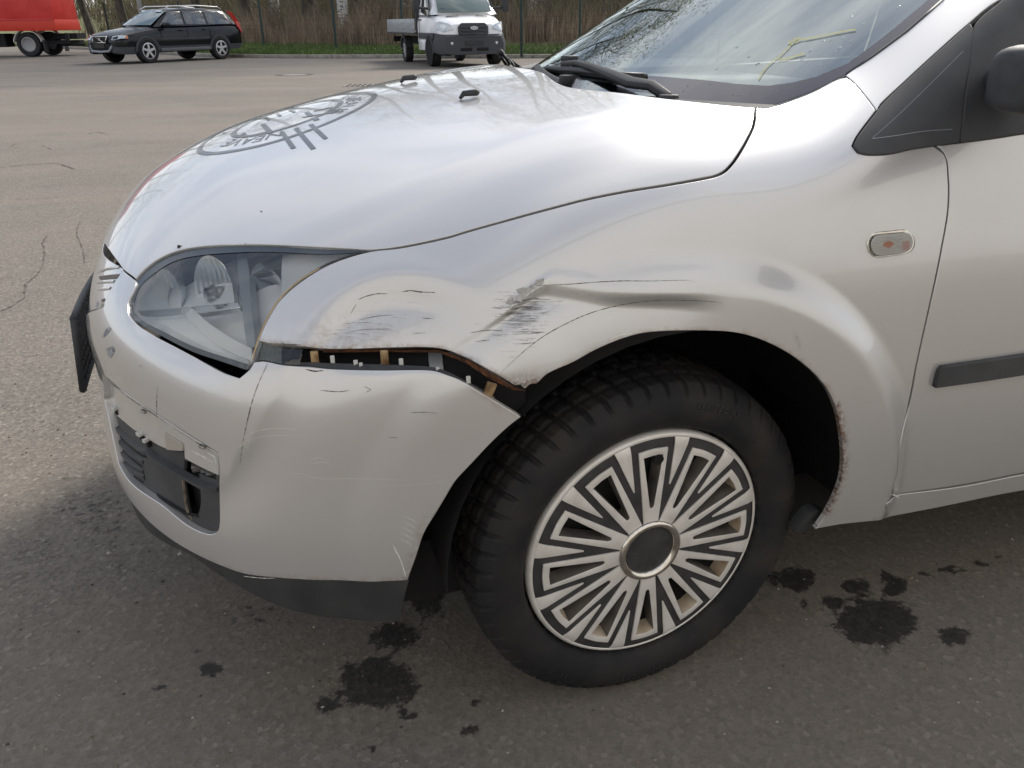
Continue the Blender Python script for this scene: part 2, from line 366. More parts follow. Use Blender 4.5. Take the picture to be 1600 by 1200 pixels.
def panel(name, outline, d, m, parent, F=None, sp=.012, gap=.0015, holes=(), hem=.010, masks=None, off=0., rim=.0015, origin_r=1.6, step=None, flip=False, fine=None, corner=38):
    """sheet-metal panel: outline (3-D points) projected along d, filled on surface F, with a folded edge"""
    F = F or F_all; d, e1, e2 = chart(d); step = step or sp*.6
    P0 = np.atleast_2d(outline); Q = np.c_[P0@e1, P0@e2]; Q = smooth_poly(Q, step, ang=corner); Q = inset(Q, gap)
    loops = [Q]
    for h in holes:
        h = np.atleast_2d(h); h = np.c_[h@e1, h@e2]; h = smooth_poly(h, step, ang=corner); h = inset(h, -gap); loops.append(h)
    lo, hi = Q.min(0), Q.max(0)
    gx, gy = np.meshgrid(np.arange(lo[0], hi[0], sp), np.arange(lo[1], hi[1], sp*.866)); gx = gx+((np.arange(gx.shape[0]) % 2)*sp/2)[:, None]
    G = np.c_[gx.ravel(), gy.ravel()]
    if fine is not None:
        c, rad, s2 = fine; cc = np.array([np.dot(c, e1), np.dot(c, e2)])
        gx, gy = np.meshgrid(np.arange(cc[0]-rad, cc[0]+rad, s2), np.arange(cc[1]-rad, cc[1]+rad, s2*.866)); gx = gx+((np.arange(gx.shape[0]) % 2)*s2/2)[:, None]
        G2 = np.c_[gx.ravel(), gy.ravel()]; G2 = G2[np.linalg.norm(G2-cc, axis=1) < rad]; G = np.vstack([G[np.linalg.norm(G-cc, axis=1) > rad+.5*sp], G2])
    G = G[in_poly(G, Q)]
    for h in loops[1:]: G = G[~in_poly(G, h)]
    for L in loops: G = G[dist_poly(G, L) > .45*min(sp, step*1.6)]
    V2 = [Vector(q) for L in loops for q in L]; E = []; n0 = 0
    for L in loops: E += [(n0+i, n0+(i+1) % len(L)) for i in range(len(L))]; n0 += len(L)
    V2 += [Vector(g) for g in G]
    v, e, f, ov, oe, of = delaunay_2d_cdt(V2, E, [], 1, 1e-7)
    v = np.array([(p[0], p[1]) for p in v]); O = v[:, :1]*e1+v[:, 1:]*e2+d*origin_r
    if len(loops) > 1:
        ff = np.array([t for t in f]); ct = v[ff].mean(1); kp = np.ones(len(ff), bool)
        for h in loops[1:]: kp &= ~in_poly(ct, h)
        f = ff[kp].tolist()
    P, miss = cast(F, O, -d, 0, 2.6, 200)
    if miss.any(): print(name, 'missed', int(miss.sum()), 'of', len(P))
    Nn = grad(F, P); P = P+Nn*off
    T = np.array(f)
    # orientation
    nrm = np.cross(P[T[:, 1]]-P[T[:, 0]], P[T[:, 2]]-P[T[:, 0]]); s = np.einsum('ij,ij->i', nrm, Nn[T[:, 0]]); T[s < 0] = T[s < 0][:, ::-1]
    verts = [P]; norms = [Nn]; faces = T.tolist(); nv = len(P); msrc = [np.arange(nv)]
    if hem:
        cnt = {}
        for t in T:
            for a, b in ((t[0], t[1]), (t[1], t[2]), (t[2], t[0])): cnt[(a, b)] = 1
        bd = [(a, b) for (a, b) in cnt if (b, a) not in cnt]
        bv = sorted({a for ab in bd for a in ab}); idx = {a: i for i, a in enumerate(bv)}
        out = np.zeros((len(bv), 3))
        for a, b in bd:
            t = P[b]-P[a]; t /= np.linalg.norm(t)+1e-12; o = np.cross(t, Nn[a]); out[idx[a]] += o; out[idx[b]] += o
        bn = Nn[bv]; out -= bn*np.einsum('ij,ij->i', out, bn)[:, None]; out /= np.linalg.norm(out, axis=1, keepdims=True)+1e-12; bp = P[bv]
        prev = np.array(bv)
        for (oo, dd, wn) in ((rim*.6, -rim*.25, .6), (rim, -rim, 0.), (rim*.9, -hem, 0.)):
            verts.append(bp+out*oo+bn*dd); nn = bn*wn+out*(1-wn); norms.append(nn/np.linalg.norm(nn, axis=1, keepdims=True)); msrc.append(np.array(bv))
            cur = np.arange(nv, nv+len(bv)); nv += len(bv)
            for a, b in bd: faces.append((prev[idx[a]], cur[idx[a]], cur[idx[b]], prev[idx[b]]))
            prev = cur
    V = np.vstack(verts); NN = np.vstack(norms); src = np.concatenate(msrc)
    o = mesh_obj(name, V, faces, m, parent)
    me = o.data; me.normals_split_custom_set_from_vertices([tuple(x) for x in NN])
    for k, fn in (masks or {}).items():
        at = me.attributes.new(k, 'FLOAT', 'POINT'); at.data.foreach_set('value', np.clip(fn(P), 0, 1)[src].astype(np.float32))
    return o
def mirror_obj(o, name=None):
    me = o.data.copy(); v = np.zeros(len(me.vertices)*3, np.float32); me.vertices.foreach_get('co', v); v = v.reshape(-1, 3)
    nn = np.array([tuple(c.vector) for c in me.corner_normals]).reshape(-1, 3); ls = np.array([l.vertex_index for l in me.loops]); vn = np.zeros((len(v), 3)); vn[ls] = nn
    v[:, 1] *= -1; me.vertices.foreach_set('co', v.ravel()); me.flip_normals(); vn[:, 1] *= -1; me.update()
    me.normals_split_custom_set_from_vertices([tuple(map(float, x)) for x in vn])
    for a in ('scrape', 'rust', 'grime'):
        if a in me.attributes: me.attributes.remove(me.attributes[a])
    return link(bpy.data.objects.new(name or o.name.split('.')[0], me), o.parent)
def strip(name, px, w, m, parent, F=None, off=.0006, n=None, taper=True):
    """thin mark lying on the surface along pixel path; w in metres"""

# ------------------------------------------------------------------ the silver car
def lerp_path(pts, n): return pts
HOODL = [(189, 419), (211, 437), (219, 427), (240, 409.5), (272, 394), (312, 386), (382, 382.5), (440, 384), (500, 387.5), (550, 390), (581, 391.5)]
GAPH = [(581, 391.5), (628, 386), (700, 371), (726, 363), (790, 345), (860, 326), (915, 312), (975, 300), (1045, 289), (1112, 277), (1130, 270), (1143, 258), (1155, 241), (1168, 218), (1178, 195), (1181, 168)]
REARH = [(1181, 168), (1110, 161.5), (1050, 155), (980, 146), (887, 135)]
LAMPE = [(581, 391.5), (542.5, 401.6), (505, 417), (464, 443.8), (436, 470), (420.6, 493.8), (408, 518.8), (403, 533)]
GAPB_UP = [(403, 533), (420.6, 537.5), (458, 540.6), (505, 546), (550, 546.5), (599, 545), (661, 544), (686, 546), (702, 550), (733, 562.5), (770.6, 584), (805, 604.7)]
ARCH = [(805, 604.7), (813, 603), (817, 608), (822, 609), (830, 602), (839.5, 601), (857, 585.5), (895.5, 568), (930.5, 548.8), (969, 532.3), (1004, 522.5), (1042.5, 519), (1095, 518.3), (1158, 523), (1207, 540), (1252.5, 568), (1287.5, 603), (1305, 638), (1313.8, 680), (1316.7, 723), (1311, 758), (1292, 800)]
SILL = [(1292, 800), (1273, 828), (1320, 820), (1384, 810), (1384, 790), (1394, 775)]
DOORG = [(1394, 775), (1395.5, 763), (1401, 747), (1402.8, 738), (1405.7, 700), (1419, 637.5), (1434, 562.6), (1452.5, 480), (1470.5, 394.6), (1481, 335), (1483, 300), (1482, 275), (1480, 252), (1475, 240), (1459, 227)]
TRIB = [(1459, 227), (1425, 232), (1387, 240), (1355, 241), (1340, 238), (1332, 228), (1340, 212), (1370, 172)]
FTOP = [(1370, 172), (1350, 146), (1335, 129), (1322, 120), (1315, 121), (1300, 127), (1272, 142), (1235, 157), (1200, 168), (1181, 168)]
BTOP = [(390, 577), (397, 566), (411, 564), (442.5, 570), (505, 575.6), (550, 577), (599, 577.5), (661, 577), (687.8, 581), (723.8, 596.9), (770.6, 625), (814.4, 651.6)]
BREAR = [(814.4, 651.6), (796, 666), (770, 690), (736, 726), (712, 752), (696, 778), (684, 798), (663, 833), (652, 865), (646.7, 880), (637, 907)]
BLOW = [(637, 907), (600, 909), (500, 907), (433, 903), (383, 897), (340, 882), (300, 863), (270, 845), (240, 822)]
LAMPLOW = [(201, 475), (201, 490), (217.5, 505), (250, 523.5), (300, 549), (350, 566), (385, 578)]
BSHELF = [(374, 591), (350, 583), (325, 570), (300, 556), (270, 540), (240, 524), (214, 507), (200, 490), (199.5, 478)]
LAMPTOP = [(199.5, 478), (200, 470), (207.5, 455), (213, 442)]
FOG = [(160, 586), (167.5, 590), (200, 617.5), (250, 650), (312.5, 690), (340, 707.5), (342.5, 735), (342.5, 780), (342.5, 820), (338.8, 831), (325, 835), (295, 822.5), (250, 787.5), (200, 750), (185, 725), (172.5, 667.5), (162.5, 622.5)]

def uniq(L):
    o = []
    for p in L:
        if not o or p != o[-1]: o.append(p)
    if o[0] == o[-1]: o.pop()
    return o
car = thing('silver_hatchback', 'silver hatchback with dented front wing and torn front bumper nearest the camera', 'car', (0, 0, 0))
PAINT = M['paint']
# --- damage masks (functions of points on the left side)
def g2(P, x, z, rx, rz, p=1.): return np.exp(-(((P[:, 0]-x)/rx)**2+((P[:, 2]-z)/rz)**2)*p)
def m_scrape_wing(P):
    m = .62*g2(P, -.47, .735, .08, .03)+.5*g2(P, -.37, .76, .08, .04)+.95*g2(P, -.22, .765, .05, .03)+.62*g2(P, -.12, .785, .13, .014)+.55*g2(P, -.24, .72, .05, .03)
    return m*(P[:, 1] < 0)
APX = None
def archdist(P, px):
    Q = pix(px); d = np.full(len(P), 9.)
    for i in range(len(Q)-1):
        a, b = Q[i], Q[i+1]; ab = b-a; t = np.clip(((P-a)@ab)/(ab@ab), 0, 1); d = np.minimum(d, np.linalg.norm(P-a-t[:, None]*ab, axis=1))
    return d
def m_rust_wing(P):
    m = np.exp(-(archdist(P, ARCH[3:13])/.0022)**2)*1.0+np.exp(-(archdist(P, GAPB_UP[1:])/.0026)**2)*1.3
    m += np.exp(-(archdist(P, ARCH[-8:])/.0026)**2)*1.2+np.exp(-(archdist(P, ARCH[-5:])/.009)**2)*1.7+np.exp(-(archdist(P, [(805, 603), (830, 600)])/.012)**2)
    m += .9*np.exp(-(archdist(P, [(1365, 811), (1383, 808)])/.004)**2)+.5*np.exp(-(archdist(P, [(1243, 515), (1250, 560)])/.002)**2)
    return m
def m_grime_wing(P): return .8*np.exp(-(archdist(P, ARCH[3:])/.006)**2)+.7*np.exp(-(archdist(P, GAPB_UP)/.006)**2)+.5*g2(P, -.46, .73, .06, .025)
WINGD = (-.35, -.80, .45)
wing_out = pix(uniq(GAPH+FTOP[::-1]+TRIB[::-1]+DOORG[::-1]+SILL[::-1]+ARCH[::-1]+GAPB_UP[::-1]+LAMPE[::-1]))
wing = panel('front_wing', wing_out, WINGD, PAINT, car, sp=.007, step=.005, gap=.0028, fine=((-.22, -.88, .76), .26, .004), masks={'scrape': m_scrape_wing, 'rust': m_rust_wing, 'grime': m_grime_wing})
wing['label'] = 'dented scratched front wing with rusty torn wheel arch edge'
# --- bonnet
hl = pix(uniq(HOODL+GAPH+REARH)); top = hl
mir = lambda A: (A*np.array([1, -1, 1]))[::-1]
front = np.array([[-.866, -.17, .75], [-.8815, 0, .745], [-.866, .17, .75]]); rear = np.array([[.043, -.16, 1.03], [.035, 0, 1.035], [.043, .16, 1.03]])
hood_out = np.vstack([hl, rear, mir(hl), front[::-1]])
HOODD = (-.30, 0, .95)
hood = panel('bonnet', hood_out, HOODD, PAINT, car, sp=.014, step=.008, gap=.0032)
# --- front bumper, left part to the middle
bump_px = uniq(BTOP+BREAR+BLOW)
bump_l = pix(bump_px)
low_mid = np.array([[-.955, -.42, .235], [-.975, -.2, .225], [-.985, -.01, .222]])
def onF(pts, d=(-1, 0, 0), F=None):
    d = np.array(d, float); d /= np.linalg.norm(d); P, m = cast(F or F_all, np.atleast_2d(np.array(pts, float))+d*1.0, -d, 0, 2.4, 200); return P
LOWEDGE = onF([(-.9, -.53, .352), (-.9, -.42, .343), (-.9, -.3, .337), (-.9, -.15, .333), (-.9, -.001, .332)])
GRL = onF([(-.9, -.001, .60), (-.9, -.15, .605)])
GRU = pix([(162, 480), (168, 462), (177, 446), (190, 424), (189, 419), (211, 437)])
bump_out = np.vstack([bump_l, LOWEDGE, GRL, GRU, pix(LAMPTOP[::-1]), pix(BSHELF[::-1])])
BUMPD = (-.70, -.71, .10)
def m_scrape_bump(P): return .45*g2(P, -.42, .68, .10, .014)+.3*g2(P, -.52, .60, .12, .05)+.6*g2(P, -.67, .56, .03, .025)+.6*g2(P, -.70, .50, .04, .02)+.35*g2(P, -.35, .60, .10, .06)
def m_grime_bump(P): return .5*np.exp(-(archdist(P, BREAR[-5:])/.012)**2)+.9*g2(P, -.69, .515, .02, .018)+.5*np.exp(-(archdist(P, BLOW[:7])/.006)**2)+.5*np.exp(-(archdist(P, BTOP[-3:])/.004)**2)
bump = panel('front_bumper', bump_out, BUMPD, PAINT, car, sp=.010, step=.006, gap=.0015, holes=[pix(FOG)], masks={'scrape': m_scrape_bump, 'grime': m_grime_bump})
bump['label'] = 'scraped silver front bumper pulled away from the wing'
bump_r = mirror_obj(bump)
wing_r = mirror_obj(wing); wing_r['label'] = 'undamaged wing on the far side'
# --- lower lip
LIPLOW = [(622, 973), (533, 970), (467, 960), (417, 943), (367, 917), (327, 893), (290, 868)]
F_lip = lambda P: F_all(P)+.006
lip_out = np.vstack([pix([(637, 909), (600, 911), (500, 909), (433, 905), (383, 899), (340, 884), (300, 865), (270, 847), (240, 824)]), LOWEDGE-np.array([0, 0, .003]),
                     onF([(-.9, -.001, .265), (-.9, -.2, .27), (-.9, -.42, .28)]), pix(LIPLOW[::-1])])
lip = panel('lower_lip', lip_out, BUMPD, M['lip'], car, F=F_lip, sp=.02, step=.012); mirror_obj(lip)
# --- door (left front) and sill, A-pillar, rear body
DB = pix([(1396, 777), (1500, 759), (1600, 739.5)]); dirv = (DB[2]-DB[1])/np.linalg.norm(DB[2]-DB[1])
zb = DB[2][2]; print('door bottom', DB.round(3).tolist())
ftop_door = pix([(1462, 226.5), (1500, 222), (1560, 214), (1600, 208)]); print('door top', ftop_door.round(3).tolist())
zt = ftop_door[-1][2]
def side_pts(L): return onF([(x, -.9, z) for x, z in L], (0, -1, 0))
door_out = np.vstack([pix(uniq(DOORG)[1:-1][::-1]), DB, side_pts([(1.0, zb), (1.5, zb)]), side_pts([(1.52, .6), (1.5, zt+.01), (1.2, zt+.008)]), ftop_door[::-1]])
door = panel('front_door', door_out, (0, -.93, .36), PAINT, car, sp=.02, step=.010, gap=.003)
mirror_obj(door)
sill_out = np.vstack([pix([(1384, 788), (1396, 779), (1500, 761.5), (1600, 742)]), side_pts([(1.2, zb-.004), (2.3, zb-.004)]), side_pts([(2.3, zb-.08), (1.3, zb-.08)]), pix([(1600, 766), (1462, 793.4), (1384, 810)])])
sill = panel('sill', sill_out, (0, -1, .1), PAINT, car, sp=.02, step=.012, gap=.0006); mirror_obj(sill)

# ------------------------------------------------------------------ glass
def glass_mat(name, tint=(.9, .95, .94), ior=1.5, rough=.0, gl=(1, 1, 1)):
    m = bpy.data.materials.new(name); m.use_nodes = True; t = m.node_tree; t.nodes.clear()
    o = N(t, 'ShaderNodeOutputMaterial'); a = N(t, 'ShaderNodeBsdfTransparent'); g = N(t, 'ShaderNodeBsdfGlossy'); f = N(t, 'ShaderNodeFresnel'); x = N(t, 'ShaderNodeMixShader')
    a.inputs[0].default_value = (*tint, 1); g.inputs[0].default_value = (*gl, 1); g.inputs['Roughness'].default_value = rough; f.inputs[0].default_value = ior
    t.links.new(f.outputs[0], x.inputs[0]); t.links.new(a.outputs[0], x.inputs[1]); t.links.new(g.outputs[0], x.inputs[2]); t.links.new(x.outputs[0], o.inputs[0])
    return m
M['lens'] = glass_mat('clear_lens', (.96, .98, .985), 1.75)
M['ws'] = glass_mat('windscreen_glass', (.80, .90, .88), 3.7, .004, (.93, 1, .98))
M['sideglass'] = glass_mat('tinted_side_glass', (.30, .34, .34), 1.6)
M['frit'] = mat('black_glass_band', (.045, .04, .05), .25, coat=.8)
M['cloth'] = noisecol(mat('dark_cloth', (.04, .04, .045), .95), (.03, .03, .034), (.06, .06, .065), 40)
M['dash'] = mat('dashboard_plastic', (.045, .047, .05), .6)

# ------------------------------------------------------------------ dark structure inside the openings
def mark_raw(pxs, w, k):
    F = lambda P: F_all(P)+k
    P = pix(smooth_poly(np.array(pxs, float), 8., closed=False), F=F); G = grad(F, P); n = len(P); V = []
    for i in range(n):
        t = P[min(i+1, n-1)]-P[max(i-1, 0)]; t /= np.linalg.norm(t)+1e-9; s = np.cross(t, G[i]); V += [P[i]+s*w/2, P[i]-s*w/2]
    return V, [(2*i, 2*i+1, 2*i+3, 2*i+2) for i in range(n-1)]
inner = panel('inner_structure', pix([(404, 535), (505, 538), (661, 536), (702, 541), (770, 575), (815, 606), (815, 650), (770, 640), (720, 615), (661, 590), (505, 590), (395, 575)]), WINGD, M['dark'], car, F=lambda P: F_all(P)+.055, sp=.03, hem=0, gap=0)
MBi = MB()
MBi.lathe([(.385, -.93+.045), (.385, -.52), (.20, -.50), (.0, -.50)], 48, 'y', (.035, 0, .33)); wl = MBi.build('wheel_arch_liner', M['dark'], car, smooth=True)
# keep the liner open at the bottom
bm = bmesh.new(); bm.from_mesh(wl.data); bmesh.ops.bisect_plane(bm, geom=bm.verts[:]+bm.edges[:]+bm.faces[:], plane_co=(0, 0, .31), plane_no=(0, 0, -1), clear_outer=True); bm.to_mesh(wl.data); bm.free()
mirror = copy_tree(wl, car); mirror.scale = (1, -1, 1)
q = MB(); q.box((-.02, 0, .50), (1.35, 1.0, .62)); q.box((-.72, 0, .46), (.10, 1.1, .30)); q.build('engine_bay', M['dark'], car)
q = MB(); q.box((1.5, 0, .27), (4.0, 1.5, .12)); q.box((1.75, 0, .60), (2.7, 1.55, .55)); q.build('underbody', M['dark'], car)
# dark channels behind the shut lines
for L in (HOODL[:2]+[], GAPH, DOORG, [(1322, 118), (1336, 130), (1350, 147), (1370, 173)]):
    b = MB(); b.add(*mark_raw(L, .034, .012)); b.build('shut_line_channel', M['dark'], car)
# clips left standing in the torn joint
def clip(px, y, s, m, rot=0, nm='clip'):
    P = pix([px], F=lambda P: F_all(P)+.018)[0]; b = MB(); rm = Matrix.Rotation(R(rot), 3, 'Y')
    b.box(P, s, rm); b.box(P+np.array([0, .004, -s[2]*.5]), (s[0]*1.25, s[1]*1.6, s[2]*.25), rm); return b.build(nm, m, car, bevel=.0008)
clip((492, 561), 0, (.011, .006, .024), M['cliptan']); clip((601, 561), 0, (.011, .006, .026), M['cliptan']); clip((764, 611), 0, (.014, .006, .026), M['cliptan'], 24)
for p, w, h in (((520, 566), .006, .020), ((556, 570), .006, .014), ((564, 572), .005, .010), ((627, 569), .006, .017), ((684, 578), .005, .008), ((732, 600), .006, .024)): clip(p, 0, (w, .004, h), M['clipwhite'], 0, 'clip_tab')
q = panel('joint_bracket', pix([(440, 566), (661, 572), (690, 578), (760, 615), (760, 625), (690, 590), (661, 584), (440, 580)]), WINGD, M['black'], car, F=lambda P: F_all(P)+.014, sp=.02, hem=.004, gap=0)
q = panel('joint_bracket', pix([(662, 547), (682, 547), (684, 575), (664, 575)]), WINGD, M['lampgrey'], car, F=lambda P: F_all(P)+.05, sp=.02, hem=.004, gap=0)
# folded rusty edge below the torn wing: thin flange
fl = MB()
E1 = pix([(505, 547), (599, 546), (686, 547), (733, 563.5), (770, 585), (805, 605), (822, 610)]); E2 = pix([(505, 551), (599, 550), (686, 551), (729, 568), (765, 592), (800, 609), (820, 611)], F=lambda P: F_all(P)+.012)
fl.add(list(E1)+list(E2), [(i, i+1, len(E1)+i+1, len(E1)+i) for i in range(len(E1)-1)]); fl.build('wing_flange', M['rustmetal'], car)
# paint flakes curled up along the crease
rs = random.Random(3); fk = MB()
cre = pix([(796, 470), (806, 463), (815, 456), (824, 449), (834, 443), (843, 437)])
for i, p in enumerate(cre):
    for k in range(2):
        c = p+np.array([rs.uniform(-.004, .004), -.006, rs.uniform(-.002, .005)]); s = rs.uniform(.005, .010)
        pts = [c+np.array([s*math.cos(a)*rs.uniform(.5, 1.2), -rs.uniform(0, .005), s*.6*math.sin(a)*rs.uniform(.5, 1.2)]) for a in np.linspace(0, 2*PI, 6)[:-1]]
        fk.add(pts, [tuple(range(5))])
fk.build('paint_flake', mat('lifted_paint', (.50, .50, .50), .45), car)

# ------------------------------------------------------------------ dark scratches, cracks and painted shade lines drawn as thin marks on the skin
def mark(pxs, w, m, nm='scratch_and_shade', F=None, off=.0005, jag=0., ends=True):
    pxs = smooth_poly(np.array(pxs, float), 3., closed=False); P = pix(pxs, F=F or F_all); G = grad(F or F_all, P); n = len(P); V = []; F_ = []
    for i in range(n):
        t = P[min(i+1, n-1)]-P[max(i-1, 0)]; t /= np.linalg.norm(t)+1e-9; s = np.cross(t, G[i]); k = (math.sin(PI*(i+.5)/n)**.5 if ends else 1)*(1+jag*(rs.random()-.5)*2)
        V += [P[i]+G[i]*off+s*w*k*.34, P[i]+G[i]*off-s*w*k*.34]
    for i in range(n-1): F_.append((2*i, 2*i+1, 2*i+3, 2*i+2))
    return V, F_
M['scratch_and_shade'] = mat('bare_scratch_and_shade', (.085, .075, .068), .7); M['chip'] = mat('pale_scratch', (.78, .77, .74), .5); M['seal'] = mat('yellowed_sealant', (.36, .27, .15), .6)
def marks(nm, L, m, **k):
    for pxs, w in L: b = MB(); b.add(*mark(pxs, w, m, **k)); o = b.build(nm, m, car)
    return o
marks('scratch_and_shade', [([(560, 468), (572, 463), (590, 459), (605, 459)], .0016), ([(628, 456), (642, 454), (655, 456), (680, 457)], .0024), ([(557, 475), (548, 490)], .001),
    ([(430, 537), (450, 538), (470, 539)], .0022), ([(478, 577), (492, 580), (505, 579)], .0030), ([(500, 610), (530, 612), (545, 610)], .0014), ([(570, 604), (580, 609), (572, 613)], .0012),
    ([(560, 500), (590, 494), (615, 492)], .0008), ([(540, 520), (570, 515), (610, 514)], .0008), ([(660, 497), (678, 498)], .001), ([(645, 521), (665, 520)], .0008),
    ([(640, 645), (665, 644), (685, 646)], .001), ([(606, 683), (622, 684)], .0008), ([(735, 520), (760, 516), (785, 517)], .0012), ([(742, 534), (765, 531)], .001)], M['scratch_and_shade'], jag=.5)
marks('scratch_and_shade', [([(783, 582), (800, 566), (822, 546), (850, 525), (880, 508), (915, 492), (950, 481), (990, 473), (1030, 469), (1070, 469), (1110, 471), (1130, 474)], .0013)], M['scratch_and_shade'], jag=.8)  # dark line of a reflection, painted along the arch flare
marks('scratch_and_shade', [([(825, 449), (850, 446), (890, 444), (930, 441), (970, 439), (1020, 439), (1070, 438), (1085, 440)], .0012), ([(700, 550), (730, 560), (770, 583), (800, 603)], .0022)], M['scratch_and_shade'], jag=.6)  # first line: shadow at the dent's upper edge, painted dark
# seam crack line between the corner of the bumper and its side, flaking
marks('scratch_and_shade', [([(419, 566), (408, 590), (399, 612), (392, 635), (385, 665), (380, 690), (375, 725)], .0011)], M['scratch_and_shade'], jag=1.)
marks('scratch_and_shade', [([(246, 605), (245, 625), (245, 640), (245.5, 655)], .0014), ([(221, 570), (219, 574)], .001), ([(407, 330), (410, 331)], .003), ([(382, 383), (384, 380)], .002)], M['scratch_and_shade'], jag=.9)
marks('pale_scratch', [([(380, 683), (400, 674), (430, 669), (465, 671)], .0012), ([(378, 690), (410, 682), (440, 680), (470, 682)], .0010), ([(372, 700), (380, 694), (400, 688)], .0010),
    ([(440, 741), (470, 740), (500, 748), (540, 750)], .0008), ([(485, 718), (500, 715), (515, 722)], .0010), ([(483, 725), (505, 722), (520, 728)], .0008), ([(480, 745), (520, 747), (570, 748), (640, 750)], .0008),
    ([(560, 760), (640, 758), (700, 752)], .0006)], M['chip'], jag=.4)
marks('pale_scratch', [([(628-k*1.2+j*3, 805+k*9), (640-k*1.2+j*3, 811+k*9), (651-k*1.5, 816+k*9)], .0008) for k in range(5) for j in (0, 1)]+[([(613, 850), (620, 862), (627, 878), (634, 900)], .0025), ([(616, 860), (625, 870)], .002)], M['chip'], jag=.5)
marks('pale_scratch', [([(380, 900), (410, 903), (430, 903)], .002), ([(300, 705), (315, 712), (333, 722)], .003), ([(325, 708), (335, 713), (338, 725)], .003), ([(955, 528), (975, 522), (990, 520)], .002)], M['chip'], jag=.6)
# scuffs on the nose of the bumper
def blotch(nm, polys, m, F=None, off=.0005, d=(-1, -.2, .1)):
    for pl in polys: panel(nm, pix(pl), d, m, car, F=F, sp=.006, step=.004, hem=0, gap=0, off=off, corner=10)
M['scuff'] = noisecol(mat('scuffed_primer', (.25, .26, .28), .7), (.16, .17, .19), (.40, .41, .43), 150)
blotch('scuff', [[(160, 526), (166, 514), (170, 511), (174, 514), (169, 521), (163, 527)], [(166, 545), (176, 541), (180, 548), (174, 560), (169, 556)], [(152, 470), (156, 474), (153, 482), (150, 478)]], M['scuff'])

# ------------------------------------------------------------------ sealant on the front edge of the wing, next to the lamp
s_ = MB(); s_.add(*mark([(396, 560), (399, 545), (403, 532), (409, 517), (421, 492), (437, 467), (466, 440), (500, 419)], .004, None, F=lambda P: F_all(P)+.003, ends=False)); s_.build('edge_sealant', M['seal'], car)

# ------------------------------------------------------------------ headlight
LENS = uniq(LAMPLOW+[(392, 560), (403, 533)]+LAMPE[::-1]+HOODL[::-1][:-2]+[(213, 444), (207.5, 455)])
F_in = lambda k: (lambda P: F_all(P)+k)
lamp = panel('headlight', pix(LENS, F=F_in(.008)), (-.55, -.80, .25), M['lens'], car, F=F_in(.006), sp=.012, step=.006, gap=.001, hem=.0)
lamp['label'] = 'clear headlight with chrome reflectors inside'
def lampp(name, px, k, m, hem=.0, **kw): return panel(name, pix(px, F=F_in(k)), (-.55, -.80, .25), m, lamp, F=F_in(k), sp=.012, step=.007, gap=0., hem=hem, **kw)
# dark seal band round the top and a grey one below
def band(px_out, px_in, k, m, nm, par):
    A = pix(smooth_poly(np.array(px_out, float), 6., False), F=F_in(k)); B = pix(smooth_poly(np.array(px_in, float), 6., False), F=F_in(k)); n = min(len(A), len(B))
    ia = np.linspace(0, len(A)-1, 60).round().astype(int); ib = np.linspace(0, len(B)-1, 60).round().astype(int)
    return mesh_obj(nm, list(A[ia])+list(B[ib]), [(i, i+1, 61+i, 60+i) for i in range(59)], m, par)
M['band'] = mat('lamp_seal', (.035, .05, .065), .25, coat=.6); M['bandlow'] = mat('lamp_lower_seal', (.07, .08, .085), .35, coat=.4)
band([(203, 470), (211, 440), (240, 412), (272, 396), (312, 388), (382, 384.5), (440, 386), (500, 389.5), (578, 392)], [(209, 472), (218, 448), (245, 424), (275, 407), (313, 399), (382, 394), (440, 394), (500, 397), (570, 394)], .0048, M['band'], 'lamp_seal', lamp)
band([(201, 476), (201, 490), (217.5, 505), (250, 523.5), (300, 549), (350, 566), (385, 578)], [(206, 476), (207, 487), (221, 500), (253, 517), (302, 541), (352, 558), (388, 569)], .0048, M['bandlow'], 'lamp_seal', lamp)
# housing floor far inside and walls to it
M['satin'] = mat('satin_housing', (.95, .96, .96), .30, .0, coat=.6)
hb = panel('lamp_housing', pix(LENS), (-.55, -.80, .25), M['satin'], lamp, F=F_in(.065), sp=.02, step=.01, gap=-.01, hem=0)
A = smooth_poly(pix(LENS, F=F_in(.009)), .012); A = pix(proj(A), F=F_in(.009)); nA = len(A); B = A+np.array([.055, .042, -.004])
mesh_obj('lamp_housing_wall', list(A)+list(B), [(i, (i+1) % nA, nA+(i+1) % nA, nA+i) for i in range(nA)], M['satin'], lamp)
def ripple(m, scale, bump, rot=(0, 0, 0)):
    t = m.node_tree; b = t.nodes['Principled BSDF']; co = N(t, 'ShaderNodeTexCoord'); mp = N(t, 'ShaderNodeMapping'); mp.inputs['Rotation'].default_value = rot; t.links.new(co.outputs['Object'], mp.inputs[0])
    w = N(t, 'ShaderNodeTexWave'); w.inputs['Scale'].default_value = scale; w.inputs['Distortion'].default_value = 1.2; t.links.new(mp.outputs[0], w.inputs['Vector'])
    u = N(t, 'ShaderNodeBump'); u.inputs['Strength'].default_value = bump; u.inputs['Distance'].default_value = .002; t.links.new(w.outputs[0], u.inputs['Height']); t.links.new(u.outputs[0], b.inputs['Normal']); return m
M['flute'] = ripple(mat('fluted_reflector', (.93, .95, .95), .22, .55), 40, .35)
